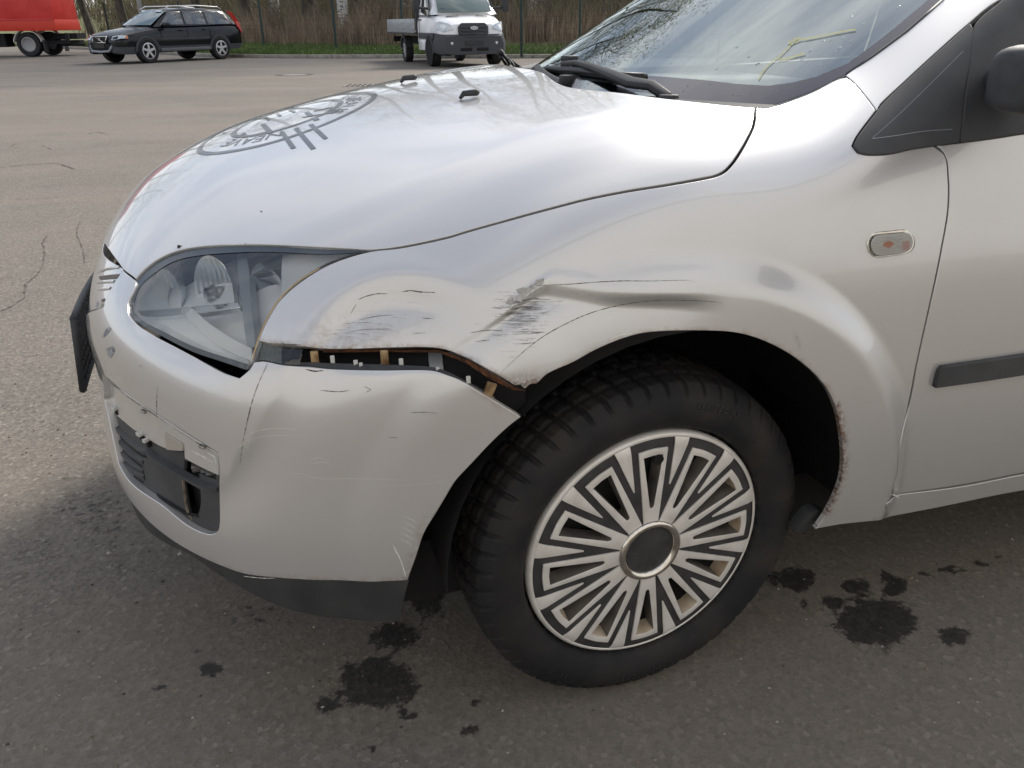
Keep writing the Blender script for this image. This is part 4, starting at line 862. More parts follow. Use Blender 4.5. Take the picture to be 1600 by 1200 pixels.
# ------------------------------------------------------------------ wheel with tyre and twelve-window cover (outer face looks to -y)
def make_wheel(Rt=.316, par=None):
    hubm = MB(); hubm.lathe([(.205, .085), (.195, .0), (.19, -.06), (.10, -.045), (.0, -.045)], 40, 'y'); w = hubm.build('wheel', M['dark'], par, smooth=True)
    # tyre: dense around the tread so the blocks are real
    prof = [(.226, -.060), (.228, -.079), (.233, -.086), (.240, -.0915), (.252, -.0965), (.265, -.0985), (.278, -.0965), (.285, -.0938), (.290, -.0914), (.2945, -.0886), (.2985, -.0856), (.302, -.0828), (.305, -.080), (.307, -.078)]
    o_ = np.linspace(-.076, .076, 41); tr = [(.3085+.0075*(1-(abs(o)/.076)**2.6), o) for o in o_]
    P = prof+tr+[(r, -o) for r, o in prof[::-1]]; P = np.array(P); n = 1296; m = len(P); nb = 54
    th = np.linspace(0, 2*PI, n, endpoint=False); TH, J = np.meshgrid(th, np.arange(m), indexing='ij'); r0 = P[J, 0]; o0 = P[J, 1]
    ph = (TH*nb/(2*PI)+.35*np.abs(o0)/.076+np.where(o0 > 0, .5, 0)) % 1.
    ph2 = (TH*nb*2/(2*PI)+.9*np.abs(o0)/.076) % 1.
    tread = sstep(np.abs(o0), .0765, .074); shoulder = sstep(np.abs(o0), .100, .080)*sstep(r0, .272, .298)
    circ = np.zeros_like(o0)
    for c in (-.050, -.018, .018, .050): circ = np.maximum(circ, np.exp(-((o0-c)/.0034)**4))
    lat = np.exp(-((ph-.5)/.115)**6)*np.maximum(tread*sstep(np.abs(o0), .012, .022), shoulder)
    sipe = np.exp(-((ph2-.5)/.10)**4)*tread*(1-circ)
    drop = np.maximum(circ*tread*.007, lat*.0065); drop = np.maximum(drop, sipe*.0022)
    # shallow ribs and lettering ring on the sidewall
    r_ = r0-drop; o0 = o0-np.sign(o0)*lat*shoulder*.0045; X = r_*np.cos(TH); Z = r_*np.sin(TH); V = np.stack([X, o0, Z], -1).reshape(-1, 3)
    I = np.arange(n)[:, None]; K = np.arange(m-1)[None]; a = I*m+K; b = I*m+K+1; c = ((I+1) % n)*m+K+1; d = ((I+1) % n)*m+K
    Fq = np.stack([a, d, c, b], -1).reshape(-1, 4)
    ty = mesh_obj('tyre', V, Fq, M['rubber'], w)
    # cover
    R0 = .2205
    def dome(r): return -.0835-.004*(1-(r/R0)**2)+.006*max(0, (r/R0-.9)/.1)**2
    def tri_lift(polys, z, wall, m_, nm, step=.008, flip=False):
        """flat shapes in the wheel plane with outer outline [0] and holes, lifted on the dome, walls go back"""
        loops = [smooth_poly(np.array(p), step, ang=12) for p in polys]; V2 = []; E_ = []; n0 = 0
        for L in loops: V2 += [Vector(q) for q in L]; E_ += [(n0+i, n0+(i+1) % len(L)) for i in range(len(L))]; n0 += len(L)
        v, e, f, _, _, _ = delaunay_2d_cdt(V2, E_, [], 1, 1e-7); v2 = np.array([(p[0], p[1]) for p in v]); ff = np.array(f); ct = v2[ff].mean(1); kp = np.ones(len(ff), bool)
        for L in loops[1:]: kp &= ~in_poly(ct, L)
        ff = ff[kp]; V = [(p[0], dome(math.hypot(*p))-z, p[1]) for p in v2]; F_ = [tuple(t) for t in ff]; nv = len(V)
        ar = [(v2[t[1]]-v2[t[0]])[0]*(v2[t[2]]-v2[t[0]])[1]-(v2[t[1]]-v2[t[0]])[1]*(v2[t[2]]-v2[t[0]])[0] for t in ff]
        F_ = [t if a > 0 else t[::-1] for t, a in zip(F_, ar)]
        bd = set();
        for t in F_:
            for q in ((t[0], t[1]), (t[1], t[2]), (t[2], t[0])): bd.add(q)
        bd = [q for q in bd if (q[1], q[0]) not in bd]; bi = {}
        for q in bd:
            for s in q:
                if s not in bi: bi[s] = nv+len(bi); p = V[s]; V.append((p[0], p[1]+wall, p[2]))
        F_ += [(q[1], q[0], bi[q[0]], bi[q[1]]) for q in bd]
        return V, F_
    def rot(p, a): return (p[0]*math.cos(a)-p[1]*math.sin(a), p[0]*math.sin(a)+p[1]*math.cos(a))
    ang0 = R(90+1.5); sect = [ang0+k*PI/6 for k in range(12)]
    def loc(u, v, a): # u tangential, v radial (units of R0) -> wheel plane
        return rot((v*R0, u*R0), a)
    circle = lambda r, n=120, s=1: [(r*math.cos(s*2*PI*k/n), r*math.sin(s*2*PI*k/n)) for k in range(n)]
    win = lambda a: [loc(-.080, .835, a), loc(0, .842, a), loc(.080, .835, a), loc(.016, .40, a), loc(0, .385, a), loc(-.016, .40, a)]
    bd_out = lambda a: [loc(-.122, .885, a), loc(0, .895, a), loc(.122, .885, a), loc(.058, .22, a), loc(-.058, .22, a)]
    frame_out = lambda a: [loc(-.178, .935, a), loc(0, .952, a), loc(.178, .935, a)]
    V, F_ = tri_lift([circle(R0*.985)]+[win(a) for a in sect], 0., .012, None, 'x')
    b = MB(); b.add(V, F_); base = b.build('wheel_cover', M['coverblack'], w); base.data.set_sharp_from_angle(angle=R(35))
    # silver rim ring and wedges between the windows, raised
    b = MB(); b.lathe([(R0*.966, dome(R0*.966)-.0005), (R0*.969, dome(R0*.969)-.0026), (R0*.988, dome(R0*.988)-.0028), (R0*1.003, dome(R0)-.001), (R0*1.008, dome(R0)+.006), (R0*1.0, dome(R0)+.02)], 144, 'y'); b.build('cover_ring', M['cover'], w, smooth=True)
    for a in sect:
        am = a+PI/12; V, F_ = tri_lift([[loc(-.066, .975, am), loc(0, .982, am), loc(.066, .975, am), loc(.005, .58, am), loc(-.005, .58, am)]], .0022, .0022, None, 'x', .004)
        b = MB(); b.add(V, F_); o = b.build('cover_spoke', M['cover'], w, bevel=.0006)
    for a in sect:
        V, F_ = tri_lift([bd_out(a), win(a)], .0030, .0030, None, 'x', .004); b = MB(); b.add(V, F_); o = b.build('window_surround', M['cover'], w, bevel=.0007)
        # inner walls, dirty, going back
        L = win(a); LL = [(p[0]*.0+p[0], p[1]) for p in L]; cx, cy = np.mean(L, 0); V = []; 
        for p in L: V.append((p[0], dome(math.hypot(*p))-.0028, p[1]))
        for p in L: V.append((cx+(p[0]-cx)*.93, dome(math.hypot(*p))+.026, cy+(p[1]-cy)*.93))
        n6 = len(L); b = MB(); b.add(V, [(i, (i+1) % n6, n6+(i+1) % n6, n6+i) for i in (0, 1)], 0); b.add(V, [(i, (i+1) % n6, n6+(i+1) % n6, n6+i) for i in range(2, n6)], 1); b.build('window_wall', [M['dirtwall'], M['wallside']], w)
    b = MB(); b.lathe([(R0*.272, dome(.06)+.004), (R0*.268, dome(.06)-.005), (R0*.250, dome(.055)-.009), (R0*.225, dome(.05)-.008), (R0*.205, dome(.05)-.003), (R0*.203, dome(.05)+.004)], 72, 'y'); b.build('hub_ring', M['chrome'], w, smooth=True)
    b = MB(); b.lathe([(R0*.206, dome(.05)-.001), (R0*.15, dome(.05)-.0022), (0, dome(.05)-.0025)], 60, 'y'); b.build('centre_cap', M['coverblack'], w, smooth=True)
    b = MB(); b.tube([loc3(p, -.060) for p in ((R0*.0, R0*.80), (R0*.0, R0*.83))] if False else [(.004, -.090, R0*.80), (.004, -.074, R0*.815)], .0095, 12); b.build('valve_recess', M['dark'], w)
    # sidewall lettering
    return w
M['wallside'] = noisecol(mat('window_side_wall', (.2, .2, .2), .5, .2), (.10, .095, .09), (.22, .20, .18), 20)
M['dirtwall'] = noisecol(mat('dusty_wall', (.42, .33, .24), .75), (.66, .56, .43), (.34, .24, .15), 22, lo=.35, hi=.7)
wheel = make_wheel(par=car)
def sidewall_text(txt, ang, rad, size, par, m):
    cu = bpy.data.curves.new('t', 'FONT'); cu.body = txt; cu.size = size; cu.extrude = .0004; cu.align_x = 'CENTER'; cu.resolution_u = 2
    o = bpy.data.objects.new('t', cu); COL.objects.link(o); me = bpy.data.meshes.new_from_object(o.evaluated_get(bpy.context.evaluated_depsgraph_get())); bpy.data.objects.remove(o)
    v = np.zeros(len(me.vertices)*3, np.float32); me.vertices.foreach_get('co', v); v = v.reshape(-1, 3)
    # text along the circle; upright when read from outside at the bottom of the tyre
    r = rad+v[:, 1]; a = R(ang)+v[:, 0]/rad; yo = -.0975+((r-.265)/.05)**2*.016-v[:, 2]-.0003
    me.vertices.foreach_set('co', np.stack([r*np.cos(a)*1., yo, r*np.sin(a)], -1).astype(np.float32).ravel()); me.update(); me.materials.append(m)
    ob = bpy.data.objects.new('sidewall_lettering', me); link(ob, par); return ob
def text_mesh(txt, size, extrude=0., align='CENTER'):
    cu = bpy.data.curves.new('t', 'FONT'); cu.body = txt; cu.size = size; cu.extrude = extrude; cu.align_x = align; cu.align_y = 'CENTER'; cu.resolution_u = 2
    o = bpy.data.objects.new('t', cu); COL.objects.link(o); bpy.context.view_layer.update(); me = bpy.data.meshes.new_from_object(o.evaluated_get(bpy.context.evaluated_depsgraph_get())); bpy.data.objects.remove(o)
    v = np.array([tuple(x.co) for x in me.vertices]); f = [tuple(p.vertices) for p in me.polygons]; bpy.data.meshes.remove(me); return v, f
def sidewall(txt, ang, rad, size, par, outward_top=True):
    v, f = text_mesh(txt, size, .0005); s = 1 if outward_top else -1
    # viewed from -y with x to the right, z up: angle runs counter-clockwise
    r = rad+s*v[:, 1]; a = R(ang)-s*v[:, 0]/rad; yo = -.0985+((r-.265)/.045)**2*.013-.0004-v[:, 2]
    return mesh_obj('sidewall_lettering', np.stack([r*np.cos(a), yo, r*np.sin(a)], -1), f, M['letter'], par, smooth=False)
M['letter'] = mat('raised_rubber', (.028, .028, .03), .5)
sidewall('Track M+S', -88, .272, .026, wheel, False); sidewall('205/55 R16', -128, .272, .015, wheel, False); sidewall('SEMPERIN', 68, .272, .020, wheel)
wheel.location = (0, -.776, .312); wheel.rotation_euler = (R(.3), 0, R(4.18))
for x, y, rz in ((2.64, -.776, 0), (0, .776, 184.18), (2.64, .776, 180)):
    w2 = copy_tree(wheel, car) if False else None
    w2 = wheel.copy(); COL.objects.link(w2); w2.location = (x, y, .312); w2.rotation_euler = (0, 0, R(rz)); w2.parent = car
    for ch in list(wheel.children):
        if ch.name.split('.')[0] in ('tyre', 'wheel_cover', 'cover_ring'): c2 = ch.copy(); COL.objects.link(c2); c2.parent = w2

# ------------------------------------------------------------------ roundel sticker on the bonnet
M['sticker'] = mat('dark_sticker', (.075, .08, .085), .30, coat=.4)
HC = np.array([-.487, -.085]); HR = .187
def drape(nm, V2, F2, par, m=None, off=.0006):
    V2 = np.array(V2, float); O = np.c_[V2, np.full(len(V2), 1.3)]; P, ms = cast(F_all, O, np.array([0, 0, -1.]), 0, .9, 120); G = grad(F_all, P); return mesh_obj(nm, P+G*off, F2, m or M['sticker'], par)
def ring(r1, r2, n=120, a0=0, a1=2*PI):
    V = []; F_ = []
    for k in range(n+1):
        a = a0+(a1-a0)*k/n; V += [(HC[0]+r*math.cos(a), HC[1]+r*math.sin(a)) for r in (r1, r2)]
    for k in range(n): F_.append((2*k, 2*k+1, 2*k+3, 2*k+2))
    return V, F_
def quad(x0, y0, x1, y1, n=10):
    V = []; 
    for k in range(n+1):
        y = y0+(y1-y0)*k/n; V += [(x0, y), (x1, y)]
    return V, [(2*k, 2*k+1, 2*k+3, 2*k+2) for k in range(n)]
st = drape('bonnet_sticker', *ring(HR-.012, HR), hood)
drape('sticker_ring', *ring(.105, .117), st)
def pixquad(q, nm, par, n=8):
    q = np.array(q, float); V = []
    for i in range(n+1):
        l = q[0]+(q[3]-q[0])*i/n; r = q[1]+(q[2]-q[1])*i/n; V += [l, (l+r)/2, r]
    P = pix(V); P = P+grad(F_all, P)*.0008
    return mesh_obj(nm, P, [(3*i+k, 3*i+k+1, 3*i+4+k, 3*i+3+k) for i in range(n) for k in (0, 1)], M['sticker'], par)
for q in ([(437, 207), (444, 205.5), (463, 231), (455, 233)], [(459, 201.5), (466, 199.5), (494, 232), (486, 234)], [(482, 195.5), (489, 193.5), (513, 216), (506, 218)],
          [(486, 184.5), (495, 183), (500, 187), (491, 189)], [(450, 172.5), (456, 171.5), (463, 175), (458, 176)], [(431, 178.5), (436, 177.5), (441, 181), (436, 182.4)], [(413, 184), (418, 183), (423, 187.4), (418, 188.6)],
          [(512, 168.5), (519, 167.6), (530, 174), (521, 176)], [(490, 173.4), (513, 168.4), (514, 169.6), (491, 174.6)], [(472, 183), (521, 175), (522, 176.3), (473, 184.3)], [(475, 175.5), (482, 174.4), (490, 180), (482, 182)],
          [(376, 210.5), (383, 207), (388, 213), (380, 216)], [(387, 212.5), (424, 204), (425, 205.3), (388, 213.8)], [(407, 194.5), (414, 193), (428, 207), (419, 209.5)]): pixquad(q, 'sticker_bar', st)
def ringtext(txt, ang, rad, size):
    v, f = text_mesh(txt, size); r = rad+v[:, 1]; a = R(ang)-v[:, 0]/rad; drape('sticker_lettering', np.c_[HC[0]+r*np.cos(a), HC[1]+r*np.sin(a)], f, st)
ringtext('VAREAUS', -12, .137, .046); ringtext('KARESUA', 120, .137, .046); ringtext('NEAVE', 235, .137, .046)

# ================================================================== surroundings
def gat(px, z=0.):
    d = c_fw+c_r*(px[0]-800)/CF-c_u*(px[1]-600)/CF; return CC+d*(z-CC[2])/d[2]
# ------------------------------------------------------------------ ground
def asphalt_mat():
    m = mat('worn_asphalt', (.16, .15, .14), .86, spec=.3); t = m.node_tree; b = t.nodes['Principled BSDF']; g = N(t, 'ShaderNodeNewGeometry')
    def nz(scale, detail=5, rough=.6, sc=None, vor=False):
        v = g.outputs['Position']
        if sc: mp = N(t, 'ShaderNodeMapping'); mp.inputs['Scale'].default_value = sc; t.links.new(v, mp.inputs[0]); v = mp.outputs[0]
        n = N(t, 'ShaderNodeTexVoronoi' if vor else 'ShaderNodeTexNoise'); n.inputs['Scale'].default_value = scale
        if not vor: n.inputs['Detail'].default_value = detail; n.inputs['Roughness'].default_value = rough
        t.links.new(v, n.inputs['Vector']); return n
    def ramp(x, cols):
        r = N(t, 'ShaderNodeValToRGB'); e = r.color_ramp.elements
        while len(e) < len(cols): e.new(.5)
        for k, (p, c) in enumerate(cols): e[k].position = p; e[k].color = (*c, 1)
        t.links.new(x, r.inputs[0]); return r.outputs[0]
    def mix(f, a, c, bt='MIX'):
        r = N(t, 'ShaderNodeMix', data_type='RGBA', blend_type=bt)
        if isinstance(f, float): r.inputs[0].default_value = f
        else: t.links.new(f, r.inputs[0])
        for i, v in ((6, a), (7, c)):
            if isinstance(v, tuple): r.inputs[i].default_value = (*v, 1)
            else: t.links.new(v, r.inputs[i])
        return r.outputs[2]
    vs = nz(105, vor=True); stones = ramp(vs.outputs['Color'], [(0., (.045, .043, .040)), (.40, (.15, .138, .122)), (.8, (.25, .23, .20)), (1., (.46, .43, .38))])
    base = mix(ramp(nz(1.3, 6, .65, (1, 1.9, 1)).outputs[0], [(.30, (0, 0, 0)), (.72, (1, 1, 1))]), (.128, .119, .108), (.200, .174, .145))
    base = mix(.5, base, stones)
    base = mix(ramp(nz(330, 3, .8).outputs[0], [(.30, (.55, .55, .55)), (.50, (0, 0, 0))]), base, (.045, .042, .039))
    base = mix(ramp(nz(210, 3, .8).outputs[0], [(.60, (0, 0, 0)), (.78, (.5, .5, .5))]), base, (.40, .37, .33))
    base = mix(ramp(nz(.16, 5, .6, (1, 2.6, 1)).outputs[0], [(.4, (0, 0, 0)), (.62, (.45, .45, .45))]), base, (.238, .207, .170))
    base = mix(ramp(nz(7, 6, .7, (1, 2.2, 1)).outputs[0], [(.60, (0, 0, 0)), (.74, (.55, .55, .55))]), base, (.085, .08, .074))
    st = N(t, 'ShaderNodeAttribute', attribute_name='stain_dark'); n2 = nz(38, 6, .7)
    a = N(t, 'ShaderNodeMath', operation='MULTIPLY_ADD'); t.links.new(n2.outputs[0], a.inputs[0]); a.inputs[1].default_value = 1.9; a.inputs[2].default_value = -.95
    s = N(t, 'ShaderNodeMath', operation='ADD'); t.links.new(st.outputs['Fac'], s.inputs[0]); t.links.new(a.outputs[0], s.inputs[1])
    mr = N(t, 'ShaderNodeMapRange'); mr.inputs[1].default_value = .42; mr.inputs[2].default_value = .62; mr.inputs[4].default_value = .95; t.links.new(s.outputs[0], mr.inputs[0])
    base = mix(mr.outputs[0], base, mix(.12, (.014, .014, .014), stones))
    t.links.new(base, b.inputs['Base Color'])
    r2 = N(t, 'ShaderNodeMapRange'); r2.inputs[3].default_value = .88; r2.inputs[4].default_value = .55; t.links.new(mr.outputs[0], r2.inputs[0]); t.links.new(r2.outputs[0], b.inputs['Roughness'])
    bu = N(t, 'ShaderNodeBump'); bu.inputs['Strength'].default_value = .9; bu.inputs['Distance'].default_value = .0045
    h = mix(.75, vs.outputs['Distance'], nz(95, 7, .8).outputs[0]); t.links.new(h, bu.inputs['Height']); t.links.new(bu.outputs[0], b.inputs['Normal'])
    return m
M['asphalt'] = asphalt_mat()
STAINS_AND_DARK = [(590, 1065, 60, 36, 1.2), (617, 993, 40, 22, 1.), (330, 1045, 18, 14, 1.), (250, 1075, 13, 9, .9), (313, 1015, 9, 6, .8), (515, 1100, 30, 16, .8), (635, 1117, 19, 9, .8), (588, 1134, 12, 6, .7), (745, 1095, 12, 7, .9), (735, 1143, 21, 12, .85), (577, 1172, 12, 9, .8), (545, 1176, 6, 6, .7),
    (1245, 905, 27, 19, 1.2), (1208, 905, 16, 12, .8), (1370, 970, 62, 34, 1.2), (1338, 918, 26, 13, .95), (1397, 915, 22, 16, .95), (1385, 899, 12, 8, .8), (1490, 993, 28, 16, .95), (1300, 940, 22, 12, .85), (1256, 943, 12, 7, .7), (1447, 898, 20, 7, .75), (1488, 890, 26, 7, .75), (1533, 880, 22, 6, .7), (1572, 871, 20, 6, .7), (670, 930, 30, 40, .8), (1385, 1022, 14, 7, .6),
    (100, 790, 60, 28, .42), (160, 800, 60, 60, .45), (60, 860, 60, 30, .35), (200, 880, 60, 40, .38), (400, 960, 80, 25, .4)]  # this row: broad, fainter darkening of the asphalt around the bumper
def stain_dark_fn(P):
    q = proj(P); s = np.zeros(len(P))
    for (x, y, rx, ry, k) in STAINS_AND_DARK: s = np.maximum(s, k*np.exp(-.9*(((q[:, 0]-x)/rx)**2+((q[:, 1]-y)/ry)**2)**1.5) if False else s)
    for (x, y, rx, ry, k) in STAINS_AND_DARK:
        c = gat((x, y)); ax = gat((x+rx, y))-c; ay = gat((x, y-ry))-c; A_ = np.array([ax[:2], ay[:2]]).T; w_ = np.linalg.solve(A_, (P[:, :2]-c[:2]).T); r2 = (w_**2).sum(0); s = np.maximum(s, k*np.exp(-.8*r2**1.4))
    return s
GX0, GX1, GY0, GY1, GS = -1.9, 1.6, -1.45, 1.0, .016
xs_ = np.arange(GX0, GX1, GS); ys_ = np.arange(GY0, GY1, GS); X, Y = np.meshgrid(xs_, ys_, indexing='ij'); Pg = np.c_[X.ravel(), Y.ravel(), np.zeros(X.size)]
nx, ny = X.shape; I, J = np.meshgrid(np.arange(nx-1), np.arange(ny-1), indexing='ij'); a = (I*ny+J).ravel(); fq = np.c_[a, a+ny, a+ny+1, a+1]
V = list(map(tuple, Pg)); F_ = fq.tolist(); n0 = len(V)
ex0, ex1, ey0, ey1 = xs_[0], xs_[-1], ys_[0], ys_[-1]; B_ = 900.
V += [(-B_, -B_, 0), (B_, -B_, 0), (B_, B_, 0), (-B_, B_, 0), (ex0, ey0, 0), (ex1, ey0, 0), (ex1, ey1, 0), (ex0, ey1, 0)]
F_ += [(n0, n0+1, n0+5, n0+4), (n0+1, n0+2, n0+6, n0+5), (n0+2, n0+3, n0+7, n0+6), (n0+3, n0, n0+4, n0+7)]
gr = mesh_obj('asphalt_yard', V, F_, M['asphalt'], smooth=False); gr['kind'] = 'structure'
at_ = gr.data.attributes.new('stain_dark', 'FLOAT', 'POINT'); at_.data.foreach_set('value', np.r_[stain_dark_fn(Pg), np.zeros(8)].astype(np.float32))
M['crack'] = mat('crack_shadow', (.085, .078, .07), .95); M['patch'] = noisecol(mat('pale_joint', (.3, .28, .25), .9), (.20, .19, .17), (.27, .25, .23), 6)
def ground_line(px, w, m, z, nm, jag=.6, step=5.):
    P = [gat(p) for p in smooth_poly(np.array(px, float), step, False)]; n = len(P); V = []
    for i in range(n):
        t = P[min(i+1, n-1)]-P[max(i-1, 0)]; t /= np.linalg.norm(t)+1e-9; s = np.array([-t[1], t[0], 0])*w*(1+jag*(rs.random()-.5)*2)*.5; c = P[i]+np.array([rs.uniform(-w, w), rs.uniform(-w, w), 0])*jag*.6
        V += [tuple(c+s+[0, 0, z]), tuple(c-s+[0, 0, z])]
    return V, [(2*i, 2*i+1, 2*i+3, 2*i+2) for i in range(n-1)]
ck = MB()
for L, w in (([(0, 487), (20, 478), (38, 465), (40, 445), (62, 425), (70, 400), (66, 380), (75, 368)], .008), ([(125, 345), (120, 365), (128, 385), (133, 410)], .006), ([(20, 312), (60, 311), (95, 307)], .010), ([(0, 262), (40, 258), (90, 256), (115, 264)], .014), ([(130, 211), (150, 207), (170, 210)], .018), ([(65, 227), (80, 234)], .012), ([(135, 139), (155, 138)], .03), ([(300, 162), (318, 163)], .02), ([(12, 232), (24, 225)], .012)): ck.add(*ground_line(L, w*.55, None, .003, '', 1.6, 3.))
tag(ck.build('crack', M['crack']), kind='structure')
sl = MB(); sl.add(*ground_line([(-200, 136), (0, 135), (185, 134), (400, 134.2), (640, 134)], .05, None, .004, '', .1, 40.)); tag(sl.build('asphalt_joint', M['patch']), kind='structure')
# manhole and drain
c = gat((460, 117)); b = MB(); b.lathe([(.31, .002), (.33, .007), (.44, .007), (.46, .002)], 40, 'z', c); b.lathe([(0, .005), (.30, .005)], 40, 'z', c, mi=1); tag(b.build('manhole_cover', [M['crack'], M['patch']]), 'round manhole cover set in the asphalt beyond the bonnet', 'manhole')
dr_ = thing('drain_grate', 'slotted iron drain grate in the asphalt just past the bonnet', 'drain', tuple(gat((577, 133.5))), R(-16))
b = MB(); b.box((0, 0, .004), (.95, .62, .008)); b.build('frame', M['patch'], dr_)
for k in range(9): b = MB(); b.box((-.40+k*.10, 0, .010), (.05, .50, .006)); b.build('slot', M['dark'], dr_)

M['kerb'] = noisecol(mat('concrete_kerb', (.35, .33, .29), .9), (.24, .225, .20), (.36, .34, .30), 6)
# workshop behind the photographer: seen only as the warm band mirrored in the car's side
shop = thing('workshop_building', 'pale rendered workshop wall facing the yard behind the photographer', 'building', (0, -6.6, 0))
b = MB(); b.box((1, -3, 6.5), (44, 6, 13)); b.build('wall', noisecol(mat('pale_render', (.52, .48, .42), .9), (.58, .57, .555), (.66, .65, .635), 1.2), shop)
b = MB(); b.box((1, -3, 13.1), (44.6, 6.6, .25)); b.build('roof_edge', M['lampgrey'], shop)
b = MB(); b.box((1, .02, .3), (44, .06, .6)); b.build('plinth', M['kerb'], shop)
for gx in (-15, 17):
    b = MB(); b.box((gx, .02, 2.0), (3.6, .08, 4.0)); g_d = b.build('gate', M['lampgrey'], shop)
    for k in range(6): b = MB(); b.box((gx, .07, .35+k*.66), (3.5, .03, .60)); b.build('gate_panel', M['alu'] if 'alu' in M else M['bez'], g_d, bevel=.01)
# loose grit lying on the asphalt
gq = np.random.default_rng(11); ng = 2600; gxy = np.c_[gq.uniform(-2.4, 1.8, ng), gq.uniform(-1.6, 1.6, ng)]; gs = gq.uniform(.0010, .0034, ng)*(1+.8*(gq.random(ng) > .97)); V = []; F_ = []
for i in range(ng):
    a0 = gq.uniform(0, 6.28); s = gs[i]; n_ = len(V); c = gxy[i]
    for k in range(4): a = a0+k*PI/2+gq.normal(0, .2); V.append((c[0]+s*math.cos(a)*1.3, c[1]+s*math.sin(a), .001))
    V.append((c[0]+gq.normal(0, s*.3), c[1]+gq.normal(0, s*.3), .001+s*1.1)); F_ += [(n_+k, n_+(k+1) % 4, n_+4) for k in range(4)]
gm_s = [mat('grit_pale', (.34, .32, .28), .9), mat('grit_dark', (.07, .065, .06), .9), mat('grit_brown', (.20, .16, .12), .9)]
go_ = mesh_obj('loose_grit', V, F_, None, None, False, gm_s, [int(x) for x in np.repeat(gq.choice(3, ng, p=[.45, .12, .43]), 4)]); go_['kind'] = 'stuff'
# kerb, verge, bank
KERB = [(60, 8), (25, 16), (12, 22.8), (3.5, 27.8), (-.95, 30.9), (-4.5, 37), (-9, 47), (-20, 66), (-60, 120)]
kp = smooth_poly(np.array(KERB, float), .9, False, 60)
def along(pts):
    t = np.gradient(pts, axis=0); t /= np.linalg.norm(t, axis=1, keepdims=True); nrm = np.c_[t[:, 1], -t[:, 0]]; return nrm*np.sign((nrm@np.array([.3, 1.])).mean())
kn = along(kp)
def strip_prof(nm, prof, m, sm=False):
    V = []; n = len(kp); k = len(prof)
    for i in range(n):
        for (o, z) in prof: V.append((kp[i, 0]+kn[i, 0]*o, kp[i, 1]+kn[i, 1]*o, z))
    return mesh_obj(nm, V, [(i*k+j, i*k+j+1, (i+1)*k+j+1, (i+1)*k+j) for i in range(n-1) for j in range(k-1)], m, smooth=sm)
# kerb stones one by one where they can be told apart
kroot = thing('kerb', 'low concrete kerb along the far edge of the yard', 'kerb', (0, 0, 0))
for i in range(len(kp)-1):
    a_, b_ = kp[i], kp[i+1]; d_ = (b_-a_); L_ = np.linalg.norm(d_)
    if not (-12 < a_[0] < 14): continue
    b = MB(); b.box(((a_+b_)/2+kn[i]*.075).tolist()+[.06], (L_-.012, .15, .12), Matrix.Rotation(math.atan2(d_[1], d_[0]), 3, 'Z')); b.build('kerb_stone', M['kerb'], kroot, bevel=.012)
M['soil'] = noisecol(mat('verge_turf', (.06, .08, .03), .95), (.07, .095, .035), (.20, .18, .08), 3)
vg = strip_prof('verge', [(.16, -.02), (.16, .10), (3, .14), (5.5, .2), (9, .5), (14, 1.2), (24, 2.0), (60, 3.2), (200, 4.)], M['soil'], True); vg['kind'] = 'structure'
def surf_z(o): return np.interp(o, [.16, 3, 5.5, 9, 14, 24, 60], [.10, .14, .2, .5, 1.2, 2.0, 3.2])
clen = np.r_[0, np.cumsum(np.linalg.norm(np.diff(kp, axis=0), axis=1))]
def kpos(s, o):
    x = np.interp(s, clen, kp[:, 0]); y = np.interp(s, clen, kp[:, 1]); n1 = np.interp(s, clen, kn[:, 0]); n2 = np.interp(s, clen, kn[:, 1]); return np.stack([x+n1*o, y+n2*o, surf_z(o)], -1)
def blades(nm, n, s0, s1, o0, o1, h0, h1, w, m, lean=.25, seed=1, pw=1., segs=2, clump=None, mats=None):
    g = np.random.default_rng(seed); s = g.uniform(s0, s1, n); o = o0+(o1-o0)*g.random(n)**pw
    if clump:
        k = g.integers(0, clump[0], n); cs = g.uniform(s0, s1, clump[0]); co = o0+(o1-o0)*g.random(clump[0]); s = cs[k]+g.normal(0, clump[1], n); o = np.clip(co[k]+g.normal(0, clump[1], n), o0, None)
    P = kpos(s, o); h = g.uniform(h0, h1, n); 
    if clump: h *= (.6+.7*g.random(clump[0]))[k]
    th = g.uniform(0, 2*PI, n); ww = w*g.uniform(.5, 1.4, n); dx_ = np.cos(th)*ww; dy_ = np.sin(th)*ww; lx = g.normal(0, lean, n)*h; ly = g.normal(0, lean, n)*h
    z0 = np.zeros(n); A_ = P-np.stack([dx_, dy_, z0+.03], -1); B2 = P+np.stack([dx_, dy_, z0-.03], -1); mid = P+np.stack([lx*.35, ly*.35, h*.55], -1); C1 = mid-np.stack([dx_, dy_, z0], -1)*.7; C2 = mid+np.stack([dx_, dy_, z0], -1)*.7; T_ = P+np.stack([lx, ly, h], -1)
    V = np.stack([A_, B2, C2, C1, T_], 1).reshape(-1, 3); i = np.arange(n)*5; f4 = np.c_[i, i+1, i+2, i+3]; f3 = np.c_[i+3, i+2, i+4]
    me = bpy.data.meshes.new(nm); me.from_pydata(V.tolist(), [], f4.tolist()+f3.tolist())
    for q in (mats or [m]): me.materials.append(q)
    if mats: mi = g.integers(0, len(mats), n); me.polygons.foreach_set('material_index', np.r_[mi, mi].astype(np.int32))
    o_ = bpy.data.objects.new(nm, me); COL.objects.link(o_); o_['kind'] = 'stuff'; return o_
def leafm(nm, c, v=.3):
    return noisecol(mat(nm, c, .8, spec=.2), tuple(x*(1-v) for x in c), tuple(x*(1+v) for x in c), 1.5, lo=.3, hi=.7)
G1, G2, G3 = leafm('fresh_grass', (.115, .165, .05)), leafm('dark_grass', (.08, .125, .04)), leafm('dry_grass', (.20, .16, .09))
